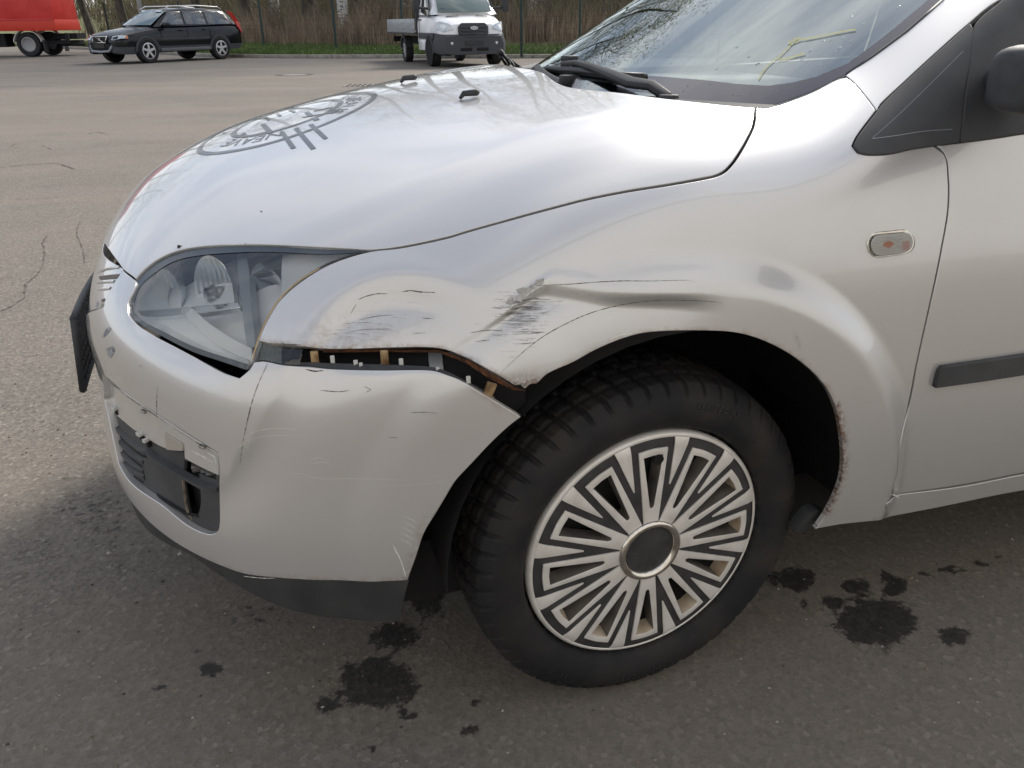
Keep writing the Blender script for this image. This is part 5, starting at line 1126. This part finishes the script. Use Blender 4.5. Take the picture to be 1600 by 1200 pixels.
sA, sB = clen[np.argmin(np.abs(kp[:, 0]-13))], clen[np.argmin(np.abs(kp[:, 0]+14))]
tag(blades('verge_grass', 42000, sA, sB, .18, 6, .06, .17, .012, None, .5, 1, 1.2, mats=[G1, G1, G2]), None, None)
BR = [leafm('dry_stem_brown', (.20, .145, .10)), leafm('dry_stem_tan', (.30, .235, .17)), leafm('twig_grey', (.12, .10, .08)), leafm('olive_twig', (.15, .15, .06))]
blades('dry_reeds', 15000, sA, sB, 5.6, 9, .5, 1.5, .012, None, .14, 2, 1., mats=[BR[0], BR[1], BR[1]], clump=(260, .35))
blades('brushwood', 17000, sA-6, sB+10, 7.5, 16, .8, 2.6, .014, None, .42, 3, 1., mats=[BR[0], BR[2], BR[3], BR[2]], clump=(300, .8))
blades('far_woodland', 13000, sA-20, sB+60, 16, 46, 2., 6.0, .04, None, .38, 4, 1., mats=[BR[0], BR[2], BR[3], BR[3]], clump=(500, 1.6))
# ------------------------------------------------------------------ fence: posts and wire mesh
fence = thing('mesh_fence', 'green steel mesh fence standing on the verge before the wood', 'fence')
M['fencegreen'] = mat('fence_green', (.018, .040, .035), .5); 
posts_px = [(176, 77), (290, 76), (413, 75), (526, 79), (631, 80), (724, 81), (815, 83), (905, 85)]
FP = [gat(p, .16) for p in posts_px]; d0 = FP[1]-FP[2]; FP = [FP[-1]-(FP[-2]-FP[-1])*k for k in (3, 2, 1)]+FP[::-1]
for p in FP: b = MB(); b.box((p[0], p[1], 1.05), (.075, .055, 2.0), Matrix.Rotation(R(-30), 3, 'Z')); b.build('post', M['fencegreen'], fence)
wire = MB()
for i in range(len(FP)-1):
    a_, b_ = FP[i], FP[i+1]
    for k in range(11): z = .22+k*.17; wire.tube([(a_[0], a_[1], z), (b_[0], b_[1], z)], .0035, 3, cap=False)
    L_ = np.linalg.norm(b_-a_); nn2 = int(L_/.10)
    for k in range(1, nn2): q_ = a_+(b_-a_)*k/nn2; wire.tube([(q_[0], q_[1], .2), (q_[0], q_[1], 1.95)], .0025, 3, cap=False)
wo_ = wire.build('wire_mesh', M['fencegreen'], fence); wo_['kind'] = 'stuff'

# ------------------------------------------------------------------ trees
M['bark'] = noisecol(mat('dark_bark', (.06, .05, .04), .95), (.035, .03, .024), (.10, .085, .065), 8, sc=(1, 1, .3))
M['birch'] = noisecol(mat('birch_bark', (.5, .48, .44), .8), (.06, .055, .05), (.58, .56, .52), 7, lo=.40, hi=.52, sc=(1, 1, 3))
M['twig'] = leafm('twigs', (.12, .10, .075)); M['bud'] = leafm('spring_buds', (.17, .19, .06))
def tree_mesh(seed, H, r0, birch):
    g = random.Random(seed); tr = MB(); cw = MB(); lf = []
    def branch(p, d, L, r, lev):
        pts = [p]; n = 4 if lev else 7; q = Vector(p); dd = Vector(d).normalized()
        for i in range(n):
            dd = (dd+Vector((g.gauss(0, .10+.05*lev), g.gauss(0, .10+.05*lev), .05 if lev else .1))).normalized(); q = q+dd*L/n; pts.append(q.copy())
        rr = [r*(1-.85*i/n) for i in range(n+1)]
        (tr if lev == 0 else cw).tube(pts, rr, 7 if lev == 0 else (5 if lev == 1 else 3), cap=False)
        if lev < 3:
            k = {0: 15, 1: 6, 2: 5}[lev]
            for j in range(k):
                t = (.28+.72*(j+.5)/k) if lev == 0 else (.25+.75*(j+.5)/k); i = min(int(t*n), n-1); b0 = pts[i].lerp(pts[i+1], t*n-i)
                az = g.uniform(0, 2*PI); up_ = g.uniform(.25, .9) if lev == 0 else g.uniform(-.1, .7)
                nd = Vector((math.cos(az), math.sin(az), up_)) if lev == 0 else (dd*.8+Vector((g.gauss(0, .6), g.gauss(0, .6), g.gauss(.1, .4))))
                branch(b0, nd, L*(.42-.22*t if lev == 0 else .5)*g.uniform(.7, 1.2), rr[i]*(.42 if lev == 0 else .5), lev+1)
        else:
            lf.append(pts[-1]); lf.append(pts[2])
    branch((0, 0, -.3), (g.gauss(0, .03), g.gauss(0, .03), 1), H, r0, 0)
    return tr, cw, lf
protos = []
for k, (H, r0, bi) in enumerate([(13, .17, True), (15, .20, False), (12, .13, True), (14, .22, False)]):
    tr, cw, lf = tree_mesh(40+k, H, r0, bi)
    root = bpy.data.objects.new('birch_tree' if bi else 'bare_tree', None); COL.objects.link(root)
    tr.build('trunk', M['birch'] if bi else M['bark'], root, smooth=True); 
    g = random.Random(k); 
    for p in lf:
        for _ in range(3):
            c = Vector(p)+Vector((g.gauss(0, .22), g.gauss(0, .22), g.gauss(0, .2))); s = g.uniform(.03, .07); u_ = Vector((g.gauss(0, 1), g.gauss(0, 1), g.gauss(0, 1))).normalized()*s; v_ = u_.orthogonal().normalized()*s*.6
            cw.add([c-u_, c+v_, c+u_, c-v_], [(0, 1, 2, 3)], 1)
    o = cw.build('crown', [M['twig'], M['bud']], root); protos.append(root)
tree_spots = []  # (pixel x, distance along view from the kerb side, prototype, label)
def tree_at(px, y, dist, k, lab, sc=1., used=set()):
    d = c_fw+c_r*(px-800)/CF-c_u*(y-600)/CF; h = np.array([d[0], d[1]]); h /= np.linalg.norm(h); P = CC[:2]+h*dist
    root = protos[k] if k not in used else copy_tree(protos[k]); used.add(k)
    if root.name.startswith(('birch', 'bare')) and False: pass
    j = np.argmin(np.linalg.norm(kp-P, axis=1)); o_ = max(.2, (P-kp[j])@kn[j]); root.location = (P[0], P[1], float(surf_z(o_))-.1); root.rotation_euler = (0, 0, rs.uniform(0, 6.28)); sc = sc*(1.6 if px < 950 and px > 250 else 1.15); root.scale = (sc, sc, sc)
    root['label'] = lab; root['category'] = 'tree'; root['group'] = 'bare trees behind the mesh fence'
T = [(536, 40, 41, 0, 'white barked birch right behind the fence post between the cars', 1.0), (634, 20, 44, 2, 'slim birch trunk just left of the white van cab', 1.2), (832, 60, 41, 0, 'white flecked birch right of the white van mirror', .95), (845, 50, 47, 2, 'thin pale birch behind the flecked one right of the white van', 1.1), (912, 20, 44, 2, 'pale birch by the last fence post before the windscreen', 1.1),
     (475, 20, 46, 1, 'dark forked tree between the black car and the birch', 1.0), (385, 20, 50, 3, 'dark tree above the tail of the black car', 1.0), (560, 20, 52, 3, 'dark trunk right of the white birch', .9), (198, 20, 47, 3, 'dark tree behind the bonnet of the black car', .9), (760, 20, 48, 1, 'dark tree behind the white van cab', 1.1), (140, 20, 60, 1, 'dark tree beyond the tail of the red lorry', 1.1), (880, 20, 52, 3, 'dark tree between the birches right of the white van', 1.)]
for a in T: tree_at(*a)
for i, (px, dist, k) in enumerate([(300, 55, 1), (430, 56, 0), (60, 66, 3), (-60, 60, 1), (-200, 58, 3), (680, 56, 3), (1000, 45, 1), (1100, 48, 2), (1200, 42, 3), (1320, 46, 1), (1450, 44, 0), (1600, 42, 3), (1800, 44, 1), (2050, 40, 3), (950, 50, 0), (-400, 60, 1)]):
    tree_at(px, 20, dist, k, ['bare tree deep in the wood above the black car', 'bare tree in the wood left of the fence posts', 'bare tree beyond the red lorry', 'bare tree left of the red lorry', 'bare tree far left of the red lorry', 'bare tree behind the white van bed', 'bare tree behind the windscreen edge', 'slim tree behind the windscreen', 'tall bare tree behind the windscreen', 'dark bare tree behind the screen', 'birch behind the screen pillar', 'bare tree behind the door mirror', 'bare tree beyond the silver car door', 'bare tree beyond the silver car tail', 'birch behind the far screen moulding', 'bare tree at the far left end of the wood'][i], .72 if px > 900 else 1.1)
# lamp post seen above the black car
lp = thing('lamp_post', 'pale grey street lamp post rising behind the roof of the black car', 'street lamp', tuple(gat((243, 80), 0.)[:2]*np.array([1., .93]))+(.3,))
b = MB(); b.tube([(0, 0, -.3), (0, 0, 3), (0, 0, 8.0)], [.11, .09, .05], 12); b.build('post', mat('galvanised_pole', (.42, .43, .43), .5, .3), lp, smooth=True)
b = MB(); b.box((.5, -.3, 8.0), (1.3, .22, .10), Matrix.Rotation(R(-30), 3, 'Z')); b.build('lamp_head', M['lampgrey'], lp, bevel=.03)

# ------------------------------------------------------------------ background vehicles (front towards -x, own frames)
def loft(secs, m, nm, par, mats=None, pick=None, cap=True):
    """secs: list of (x, [(y,z)...]) half sections from the middle outwards; mirrored"""
    k = len(secs[0][1]); V = []
    for x, h in secs:
        V += [(x, -y, z) for y, z in h[::-1]]+[(x, y, z) for y, z in h[1:]]
    w_ = 2*k-1; F_ = [(i*w_+j, i*w_+j+1, (i+1)*w_+j+1, (i+1)*w_+j) for i in range(len(secs)-1) for j in range(w_-1)]
    if cap: F_ += [tuple(range(w_)), tuple(len(V)-w_+j for j in range(w_))[::-1]]
    o = mesh_obj(nm, V, F_, m, par, True, mats); me = o.data
    if pick: me.polygons.foreach_set('material_index', [pick(p.center) for p in me.polygons])
    bm = bmesh.new(); bm.from_mesh(me); bmesh.ops.recalc_face_normals(bm, faces=bm.faces); bm.to_mesh(me); bm.free(); me.set_sharp_from_angle(angle=R(35)); return o
def bg_wheel(par, x, y, r, w, rimr, spokes, rimm, side):
    b = MB(); s = side; b.lathe([(rimr, s*w*.45), (rimr*1.08, s*w*.5), (r*.93, s*w*.5), (r, s*w*.36), (r, -s*w*.5), (rimr, -s*w*.5)], 36, 'y'); t = b.build('wheel', M['rubber'], par, smooth='auto'); t.location = (x, y, r)
    b = MB(); b.lathe([(rimr*1.02, s*w*.47), (rimr*.93, s*w*.48), (rimr*.90, s*w*.34), (rimr*.5, s*w*.25), (0, s*w*.25)], 36, 'y', mi=1 if spokes else 0)
    b.lathe([(rimr*1.02, s*w*.47), (rimr*.90, s*w*.49)], 36, 'y')
    if spokes:
        for k in range(spokes):
            a = 2*PI*k/spokes+.3; b.box((rimr*.52*math.cos(a), s*w*.44, rimr*.52*math.sin(a)), (rimr*.85, w*.08, rimr*(.30 if spokes < 8 else .16)), Matrix.Rotation(-a, 3, 'Y'))
        b.lathe([(0, s*w*.50), (rimr*.28, s*w*.49), (rimr*.30, s*w*.40)], 20, 'y')
    b.build('rim', [rimm, M['dark']], t, smooth='auto'); return t
def quadp(nm, pts, m, par, th=.012, n=(0, -1, 0)):
    b = MB(); b.prism([tuple(p) for p in pts], tuple(np.array(n)*th)); return b.build(nm, m, par, bevel=.003)
M['blackpaint'] = mat('black_car_paint', (.004, .005, .007), .25, .0, .35, .3); M['cladding'] = mat('grey_cladding', (.055, .058, .065), .6)
M['alloy'] = mat('alloy_rim', (.62, .62, .62), .35, .6); M['darkglass'] = mat('dark_car_glass', (.02, .03, .035), .04, 0., coat=1., spec=.9)
M['wsglass'] = mat('blue_green_screen', (.045, .10, .115), .05, 0., coat=1., spec=1.)
M['redlens'] = mat('red_tail_lamp', (.55, .03, .02), .25, coat=.6); M['amber'] = mat('amber_lens', (.6, .22, .10), .25, coat=.5); M['lampclear'] = mat('lamp_clear', (.55, .58, .60), .12, .4, coat=1.)
est = thing('estate_car', 'black estate car with silver roof rails parked by the verge at left', 'car', (-4.55, 28.85, 0), R(42)); est.scale = (1.05, 1.05, 1.07)
def est_sec(x, T, w, B=.26, k=.93):
    return (x, [(0, T+.035), (w*.5, T+.025), (w*.82, T-.005), (w*.94, T-.05), (w*.995, T-.17), (w, max(.60, B+.05)), (w*.995, max(.47, B+.04)), (w*.96, B+.02), (w*.75, B)])
E_S = [(-.93, .56, .50, .36), (-.91, .66, .68, .30), (-.86, .73, .78, .27), (-.76, .79, .86, .26), (-.6, .835, .90, .26), (-.3, .89, .92, .26), (0, .935, .93, .28), (.4, .99, .93, .28), (.8, 1.01, .93, .28), (1.6, 1.02, .93, .28), (2.6, 1.04, .93, .28), (3.2, 1.05, .91, .28), (3.6, 1.04, .87, .3), (3.76, 1.02, .82, .36), (3.82, .98, .78, .42)]
body = loft([est_sec(*a) for a in E_S], None, 'body', est, [M['blackpaint'], M['cladding']], lambda c: 1 if c.z < .53 else 0)
def gh(x, R_, belt, wb, wr): return (x, [(0, R_), (wr*.7, R_-.012), (wr*.95, R_-.04), (wr, R_-.07), (wb, belt)])
loft([gh(.42, 1.03, 1.0, .80, .70), (gh(.80, 1.28, 1.01, .83, .68)), gh(1.18, 1.485, 1.02, .84, .64), gh(1.7, 1.535, 1.02, .85, .64), gh(2.6, 1.53, 1.04, .85, .64), gh(3.3, 1.49, 1.05, .82, .62), gh(3.55, 1.30, 1.05, .80, .66), gh(3.74, 1.05, 1.03, .77, .70)], M['blackpaint'], 'cabin', est)
for s in (-1, 1):
    def sg(nm, x0, x1, x0t, x1t, m=M['darkglass']):
        zb, zt2 = 1.055, 1.43; f = lambda x, z: (x, s*(.855-(z-1.02)*.46), z); quadp(nm, [f(x0, zb), f(x1, zb), f(x1t, zt2), f(x0t, zt2)], m, est, .006, (0, s, .4))
    sg('side_window', .62, 1.50, 1.12, 1.55); sg('side_window', 1.58, 2.38, 1.63, 2.40); sg('side_window', 2.46, 3.36, 2.47, 3.22)
    b = MB(); b.tube([(1.05, s*.60, 1.49), (1.25, s*.60, 1.575), (2.2, s*.62, 1.60), (3.1, s*.60, 1.565), (3.25, s*.60, 1.50)], .020, 8); b.build('roof_rail', M['alloy'], est, smooth=True)
    b = MB(); b.prism([(3.50, s*.80, 1.40), (3.40, s*.70, 1.46), (3.66, s*.86, .95), (3.80, s*.83, .78), (3.83, s*.76, .80), (3.76, s*.80, 1.1)], (.02, s*.015, 0)); b.build('tail_lamp', M['redlens'], est)
    for x in (0, 2.76):
        b = MB(); b.lathe([(.36, .0), (.43, .0), (.43, .02), (.36, .02)], 40, 'y', (x, s*.925-(.0 if s > 0 else .02), .34), closed=True); o = b.build('arch_cladding', M['cladding'], est); 
        bm = bmesh.new(); bm.from_mesh(o.data); bmesh.ops.delete(bm, geom=[v for v in bm.verts if v.co.z < .30], context='VERTS'); bm.to_mesh(o.data); bm.free()
        b = MB(); b.lathe([(0, 0), (.362, 0), (.362, .012), (0, .012)], 32, 'y', (x, s*.922-(0 if s > 0 else .012), .36)); b.build('wheel_well', M['dark'], est)
        bg_wheel(est, x, s*.86, .345, .22, .225, 5, M['alloy'], s)
    b = MB(); b.box((.72, s*1.0, 1.06), (.16, .20, .13)); b.build('door_mirror', M['blackpaint'], est, bevel=.03)
    quadp('headlight', [(-.70, s*.90, .70), (-.80, s*.845, .70), (-.905, s*.66, .66), (-.90, s*.52, .66), (-.83, s*.52, .765), (-.70, s*.82, .80), (-.64, s*.90, .78)], M['lampclear'], est, .03, (-.5, s*.4, .1))
    quadp('indicator', [(-.60, s*.925, .70), (-.71, s*.90, .695), (-.70, s*.86, .79), (-.60, s*.90, .775)], M['amber'], est, .02, (-.4, s*.5, .1))
    for x in (.55, 1.54, 2.42): b = MB(); b.box((x+.0, s*.932, .72), (.010, .006, .42)); b.build('door_seam', M['dark'], est)
    b = MB(); b.box((1.30, s*.935, .90), (.16, .03, .03)); b.box((2.20, s*.935, .91), (.16, .03, .03)); b.build('door_handle', M['blackpaint'], est, bevel=.008)
    b = MB(); b.box((1.45, s*.935, .66), (1.85, .02, .035)); b.build('side_moulding', M['cladding'], est, bevel=.006)
    b = MB(); b.box((1.40, s*.93, .36), (1.9, .05, .10)); b.build('sill_cladding', mat('sill_grey', (.12, .125, .13), .6) if 'sillg' not in M else M['sillg'], est, bevel=.02)
quadp('windscreen', [(.40, -.70, 1.045), (.34, 0, 1.05), (.40, .70, 1.045), (1.13, .60, 1.47), (1.08, 0, 1.49), (1.13, -.60, 1.47)], M['wsglass'], est, .01, (-.5, 0, .87))
quadp('paper', [(.98, -.50, 1.42), (.96, -.26, 1.43), (1.02, -.26, 1.462), (1.04, -.50, 1.452)], mat('white_paper', (.75, .72, .75), .8), est, .006, (-.5, 0, .87))
quadp('grille', [(-.935, -.30, .60), (-.945, .30, .60), (-.90, .34, .75), (-.89, -.34, .75)], M['dark'], est, .03, (-1, 0, .1))
b = MB()
for p, q_ in (((-.975, -.31, .59), (-.975, .31, .59)), ((-.935, -.35, .755), (-.935, .35, .755)), ((-.975, -.31, .59), (-.935, -.35, .755)), ((-.975, .31, .59), (-.935, .35, .755)), ((-.975, -.20, .60), (-.94, .20, .745))): b.tube([p, q_], .013, 6)
b.lathe([(.05, -.01), (.06, .0), (.05, .01)], 16, 'x', (-.965, 0, .67)); b.build('grille_frame', M['chrome'], est, smooth=True)
b = MB(); b.box((-.93, 0, .47), (.10, .95, .16)); b.build('bumper_intake', M['dark'], est, bevel=.02)
b = MB(); b.tube([(-.93, -.52, .50), (-.98, -.42, .36), (-.99, 0, .34), (-.98, .42, .36), (-.93, .52, .50)], .035, 8); b.build('skid_bar', M['sillgrey'] if 'sillgrey' in M else mat('skid_grey', (.30, .31, .33), .5), est, smooth=True)
b = MB(); b.box((-.985, 0, .50), (.02, .50, .10)); b.build('plate_holder', M['blackpaint'], est)

# ---- white flatbed lorry
M['white'] = mat('white_van_paint', (.86, .87, .88), .35, coat=.8); M['alu'] = noisecol(mat('aluminium_dropside', (.42, .44, .46), .45, .4), (.36, .38, .40), (.48, .50, .52), 3, sc=(1, 1, 6))
van = thing('flatbed_van', 'white flatbed van with grey drop sides facing the yard', 'van', (5.0, 21.6, 0), R(94)); van.scale = (.96, .96, .97)
def vs(x, T, w, B=.62): return (x, [(0, T), (w*.6, T-.01), (w*.88, T-.05), (w*.97, T-.13), (w, T-.30), (w, max(B+.1, .75)), (w, B)])
loft([vs(-.88, .98, .80), vs(-.84, 1.10, .86), vs(-.70, 1.20, .92), (vs(-.45, 1.27, .96)), vs(-.10, 1.36, 1.0), (vs(.25, 1.40, 1.02)), vs(.9, 1.40, 1.03), vs(1.25, 1.40, 1.03)], M['white'], 'cab_lower', van)
def vg(x, T, wt, wb=.98, b_=1.34): return (x, [(0, T), (wt*.8, T-.02), (wt, T-.10), (wb, b_)])
loft([vg(-.14, 1.40, .84), vg(.12, 1.68, .84, .98), vg(.50, 2.10, .82), vg(.75, 2.28, .80), vg(1.25, 2.32, .80)], M['white'], 'cab_upper', van)
quadp('windscreen', [(-.20, -.80, 1.40), (-.27, 0, 1.395), (-.20, .80, 1.40), (.42, .73, 2.06), (.38, 0, 2.10), (.42, -.73, 2.06)], mat('van_screen', (.10, .14, .12), .04, coat=1., spec=1.), van, .02, (-.75, 0, .66))
b = MB(); b.tube([(-.22, -.72, 1.42), (-.20, -.2, 1.42), (-.13, .1, 1.50)], .012, 6); b.tube([(-.24, -.05, 1.42), (-.22, .45, 1.42), (-.14, .70, 1.50)], .012, 6); b.build('wiper', M['black'], van)
loft([(-1.00, [(0, .80), (.5, .80), (.78, .79), (.86, .6), (.84, .36), (.6, .33)]), (-.90, [(0, .84), (.6, .84), (.88, .84), (.96, .6), (.94, .34), (.7, .30)]), (-.62, [(0, .84), (.6, .84), (.98, .86), (1.03, .6), (1.0, .36), (.8, .30)]), (-.42, [(0, .84), (.6, .84), (1.0, .88), (1.04, .65), (1.03, .40), (.9, .30)])], M['cladding'], 'front_bumper', van)
quadp('grille', [(-.915, -.44, .86), (-.985, -.30, .76), (-.985, .30, .76), (-.915, .44, .86), (-.89, .44, 1.03), (-.88, .34, 1.12), (-.88, -.34, 1.12), (-.89, -.44, 1.03)], M['black'], van, .03, (-1, 0, .2))
for z in (.85, .93, 1.02): b = MB(); b.box((-.99+(z-.8)*.25, 0, z), (.05, .72, .035)); b.build('grille_bar', M['cladding'], van, bevel=.008)
b = MB(); V = [(-1.0, .11*math.cos(a), 1.0+.045*math.sin(a)) for a in np.linspace(0, 2*PI, 25)[:-1]]; b.prism(V, (-.02, 0, 0)); bad = b.build('badge', M['alloy'], van)
v_, f_ = text_mesh('Ford', .075); mesh_obj('badge_lettering', [(-1.024, -p[0], 1.0+p[1]) for p in v_], f_, mat('badge_blue', (.03, .06, .22), .3), bad, False)
b = MB(); b.box((-1.01, 0, .62), (.03, .52, .12)); b.build('plate_holder', M['black'], van)
for y in (-.24, .24): b = MB(); b.box((-1.0, y, .46), (.03, .34, .08)); b.build('lower_intake', M['dark'], van, bevel=.01)
for s in (-1, 1):
    quadp('headlight', [(-.90, s*.56, .98), (-.86, s*.84, .90), (-.55, s*.985, .98), (-.50, s*.98, 1.13), (-.70, s*.90, 1.16), (-.84, s*.66, 1.10)], M['lampclear'], van, .03, (-.8, s*.3, .3))
    quadp('fog_lamp', [(-.985, s*.62, .58), (-.94, s*.82, .58), (-.94, s*.82, .65), (-.985, s*.62, .65)], M['lampclear'], van, .03, (-1, 0, 0))
    quadp('bonnet_slot', [(-.42, s*.25, 1.30), (-.42, s*.62, 1.28), (-.36, s*.62, 1.30), (-.36, s*.25, 1.32)], M['black'], van, .008, (-.2, 0, 1))
    f = lambda x, z: (x, s*(.985-(z-1.36)*.20), z)
    quadp('side_window', [f(.02, 1.36), f(.20, 1.30), f(.95, 1.42), f(1.0, 2.05), f(.62, 2.05)], M['darkglass'], van, .02, (0, s, .1))
    b = MB(); b.box((.98, s*1.035, 1.22), (.14, .03, .04)); b.build('door_handle', M['black'], van)
    b = MB(); b.box((1.05, s*1.035, 1.1), (.012, .01, .9)); b.build('door_seam', M['dark'], van)
    b = MB(); b.box((.35, s*1.03, .80), (1.6, .04, .16)); b.build('side_cladding', M['cladding'], van, bevel=.01)
    b = MB(); b.box((.80, s*1.02, .55), (.8, .04, .26)); b.build('step_panel', M['white'], van, bevel=.01)
    b = MB(); b.tube([(.18, s*.98, 1.50), (.15, s*1.25, 1.52)], .035, 8); b.box((.15, s*1.33, 1.58), (.14, .16, .34)); b.build('door_mirror', M['black'], van, bevel=.03)
    bg_wheel(van, 0, s*.90, .345, .23, .20, 9, M['alloy'], s); bg_wheel(van, 3.3, s*.88, .345, .23, .20, 9, M['alloy'], s)
    b = MB(); b.lathe([(.38, 0), (.46, 0), (.46, .03), (.38, .03)], 32, 'y', (0, s*1.02-(.0 if s > 0 else .03), .36), closed=True); o = b.build('arch_trim', M['cladding'], van); bm = bmesh.new(); bm.from_mesh(o.data); bmesh.ops.delete(bm, geom=[v for v in bm.verts if v.co.z < .34], context='VERTS'); bm.to_mesh(o.data); bm.free()
    b = MB(); b.lathe([(0, 0), (.385, 0), (.385, .012), (0, .012)], 32, 'y', (0, s*1.028-(0 if s > 0 else .012), .40)); b.build('wheel_well', M['dark'], van)
    b = MB(); b.lathe([(.36, -.12), (.42, -.12), (.42, .12), (.36, .12)], 32, 'y', (3.3, s*.90, .36), closed=True); o = b.build('rear_mudguard', M['black'], van); bm = bmesh.new(); bm.from_mesh(o.data); bmesh.ops.delete(bm, geom=[v for v in bm.verts if v.co.z < .40], context='VERTS'); bm.to_mesh(o.data); bm.free()
    b = MB(); b.box((3.2, s*1.10, 1.06), (3.7, .03, .38)); o = b.build('drop_side', M['alu'], van, bevel=.005)
    for z in (.98, 1.06, 1.14): b2 = MB(); b2.box((3.2, s*1.118, z), (3.66, .006, .008)); b2.build('rib', M['lampgrey'], o)
b = MB(); b.box((3.2, 0, .86), (3.7, 2.18, .07)); b.build('bed_floor', M['cladding'], van); b = MB(); b.box((1.36, 0, 1.55), (.08, 2.1, 1.45)); b.build('headboard', M['cladding'], van)
b = MB(); b.box((2.9, .35, .62), (4.2, .10, .22)); b.box((2.9, -.35, .62), (4.2, .10, .22)); b.box((2.0, -.6, .62), (.8, .4, .3)); b.box((4.9, 0, .66), (.08, 1.9, .16)); b.build('chassis', M['dark'], van)
b = MB(); b.box((.4, 0, .48), (1.7, 1.7, .3)); b.build('underbody', M['dark'], van)

# ---- red tarpaulin lorry, tail end in view
M['redtarp'] = noisecol(mat('red_tarpaulin', (.62, .035, .028), .45, coat=.2), (.58, .030, .022), (.68, .05, .045), 1.6, bump=.5, bdist=.03, bscale=1.3)
lor = thing('red_lorry', 'red tarpaulin covered lorry whose tail shows at the left edge', 'lorry', (-9.05, 38.5, 0), R(-12))
b = MB(); b.box((-2.8, -.35, 2.22), (8.1, 2.3, 1.9)); b.build('tarpaulin', M['redtarp'], lor, bevel=.05)
b = MB(); b.box((-2.8, -.35, 1.16), (8.12, 2.36, .40)); b.build('drop_side', mat('red_board', (.62, .045, .022), .5), lor, bevel=.01)
b = MB(); b.box((-2.8, -1.54, 1.38), (8.1, .03, .04)); b.build('tarp_hem', M['redtarp'], lor)
for x in np.arange(-6.5, 1.2, .62): b = MB(); b.box((x, -1.545, 1.04), (.03, .02, .16)); b.build('strap', M['redtarp'], lor)
b = MB(); b.box((-2.3, -.35, .74), (8.0, .9, .22)); b.box((1.0, -.35, .52), (.9, 1.6, .12)); b.box((-1.6, -1.0, .62), (1.4, .7, .5)); b.box((1.55, -.9, .42), (.9, .10, .10)); b.box((1.52, -1.3, .72), (.12, .1, .3)); b.build('chassis', M['dark'], lor)
for s, y in ((-1, -1.30), (1, .62)):
    bg_wheel(lor, 0, y, .46, .28, .27, 0, mat('dirty_rim', (.32, .31, .30), .5, .4), s)
    b = MB(); b.lathe([(.53, -.16), (.56, -.17), (.56, .17), (.53, .16)], 36, 'y', (0, y, .46), closed=True); o = b.build('mudguard', mat('cream_guard', (.62, .60, .52), .5), lor); bm = bmesh.new(); bm.from_mesh(o.data); bmesh.ops.delete(bm, geom=[v for v in bm.verts if v.co.z < .50], context='VERTS'); bm.to_mesh(o.data); bm.free()
    b = MB(); b.box((.60, y, .38), (.03, .34, .48)); b.build('mud_flap', M['black'], lor)
b = MB(); b.box((-5.9, -.35, 1.9), (1.8, 2.1, 2.4)); b.build('cab', M['white'], lor, bevel=.1)
bg_wheel(lor, -4.6, -1.30, .46, .28, .27, 0, M['steel'], -1); bg_wheel(lor, -4.6, .62, .46, .28, .27, 0, M['steel'], 1)
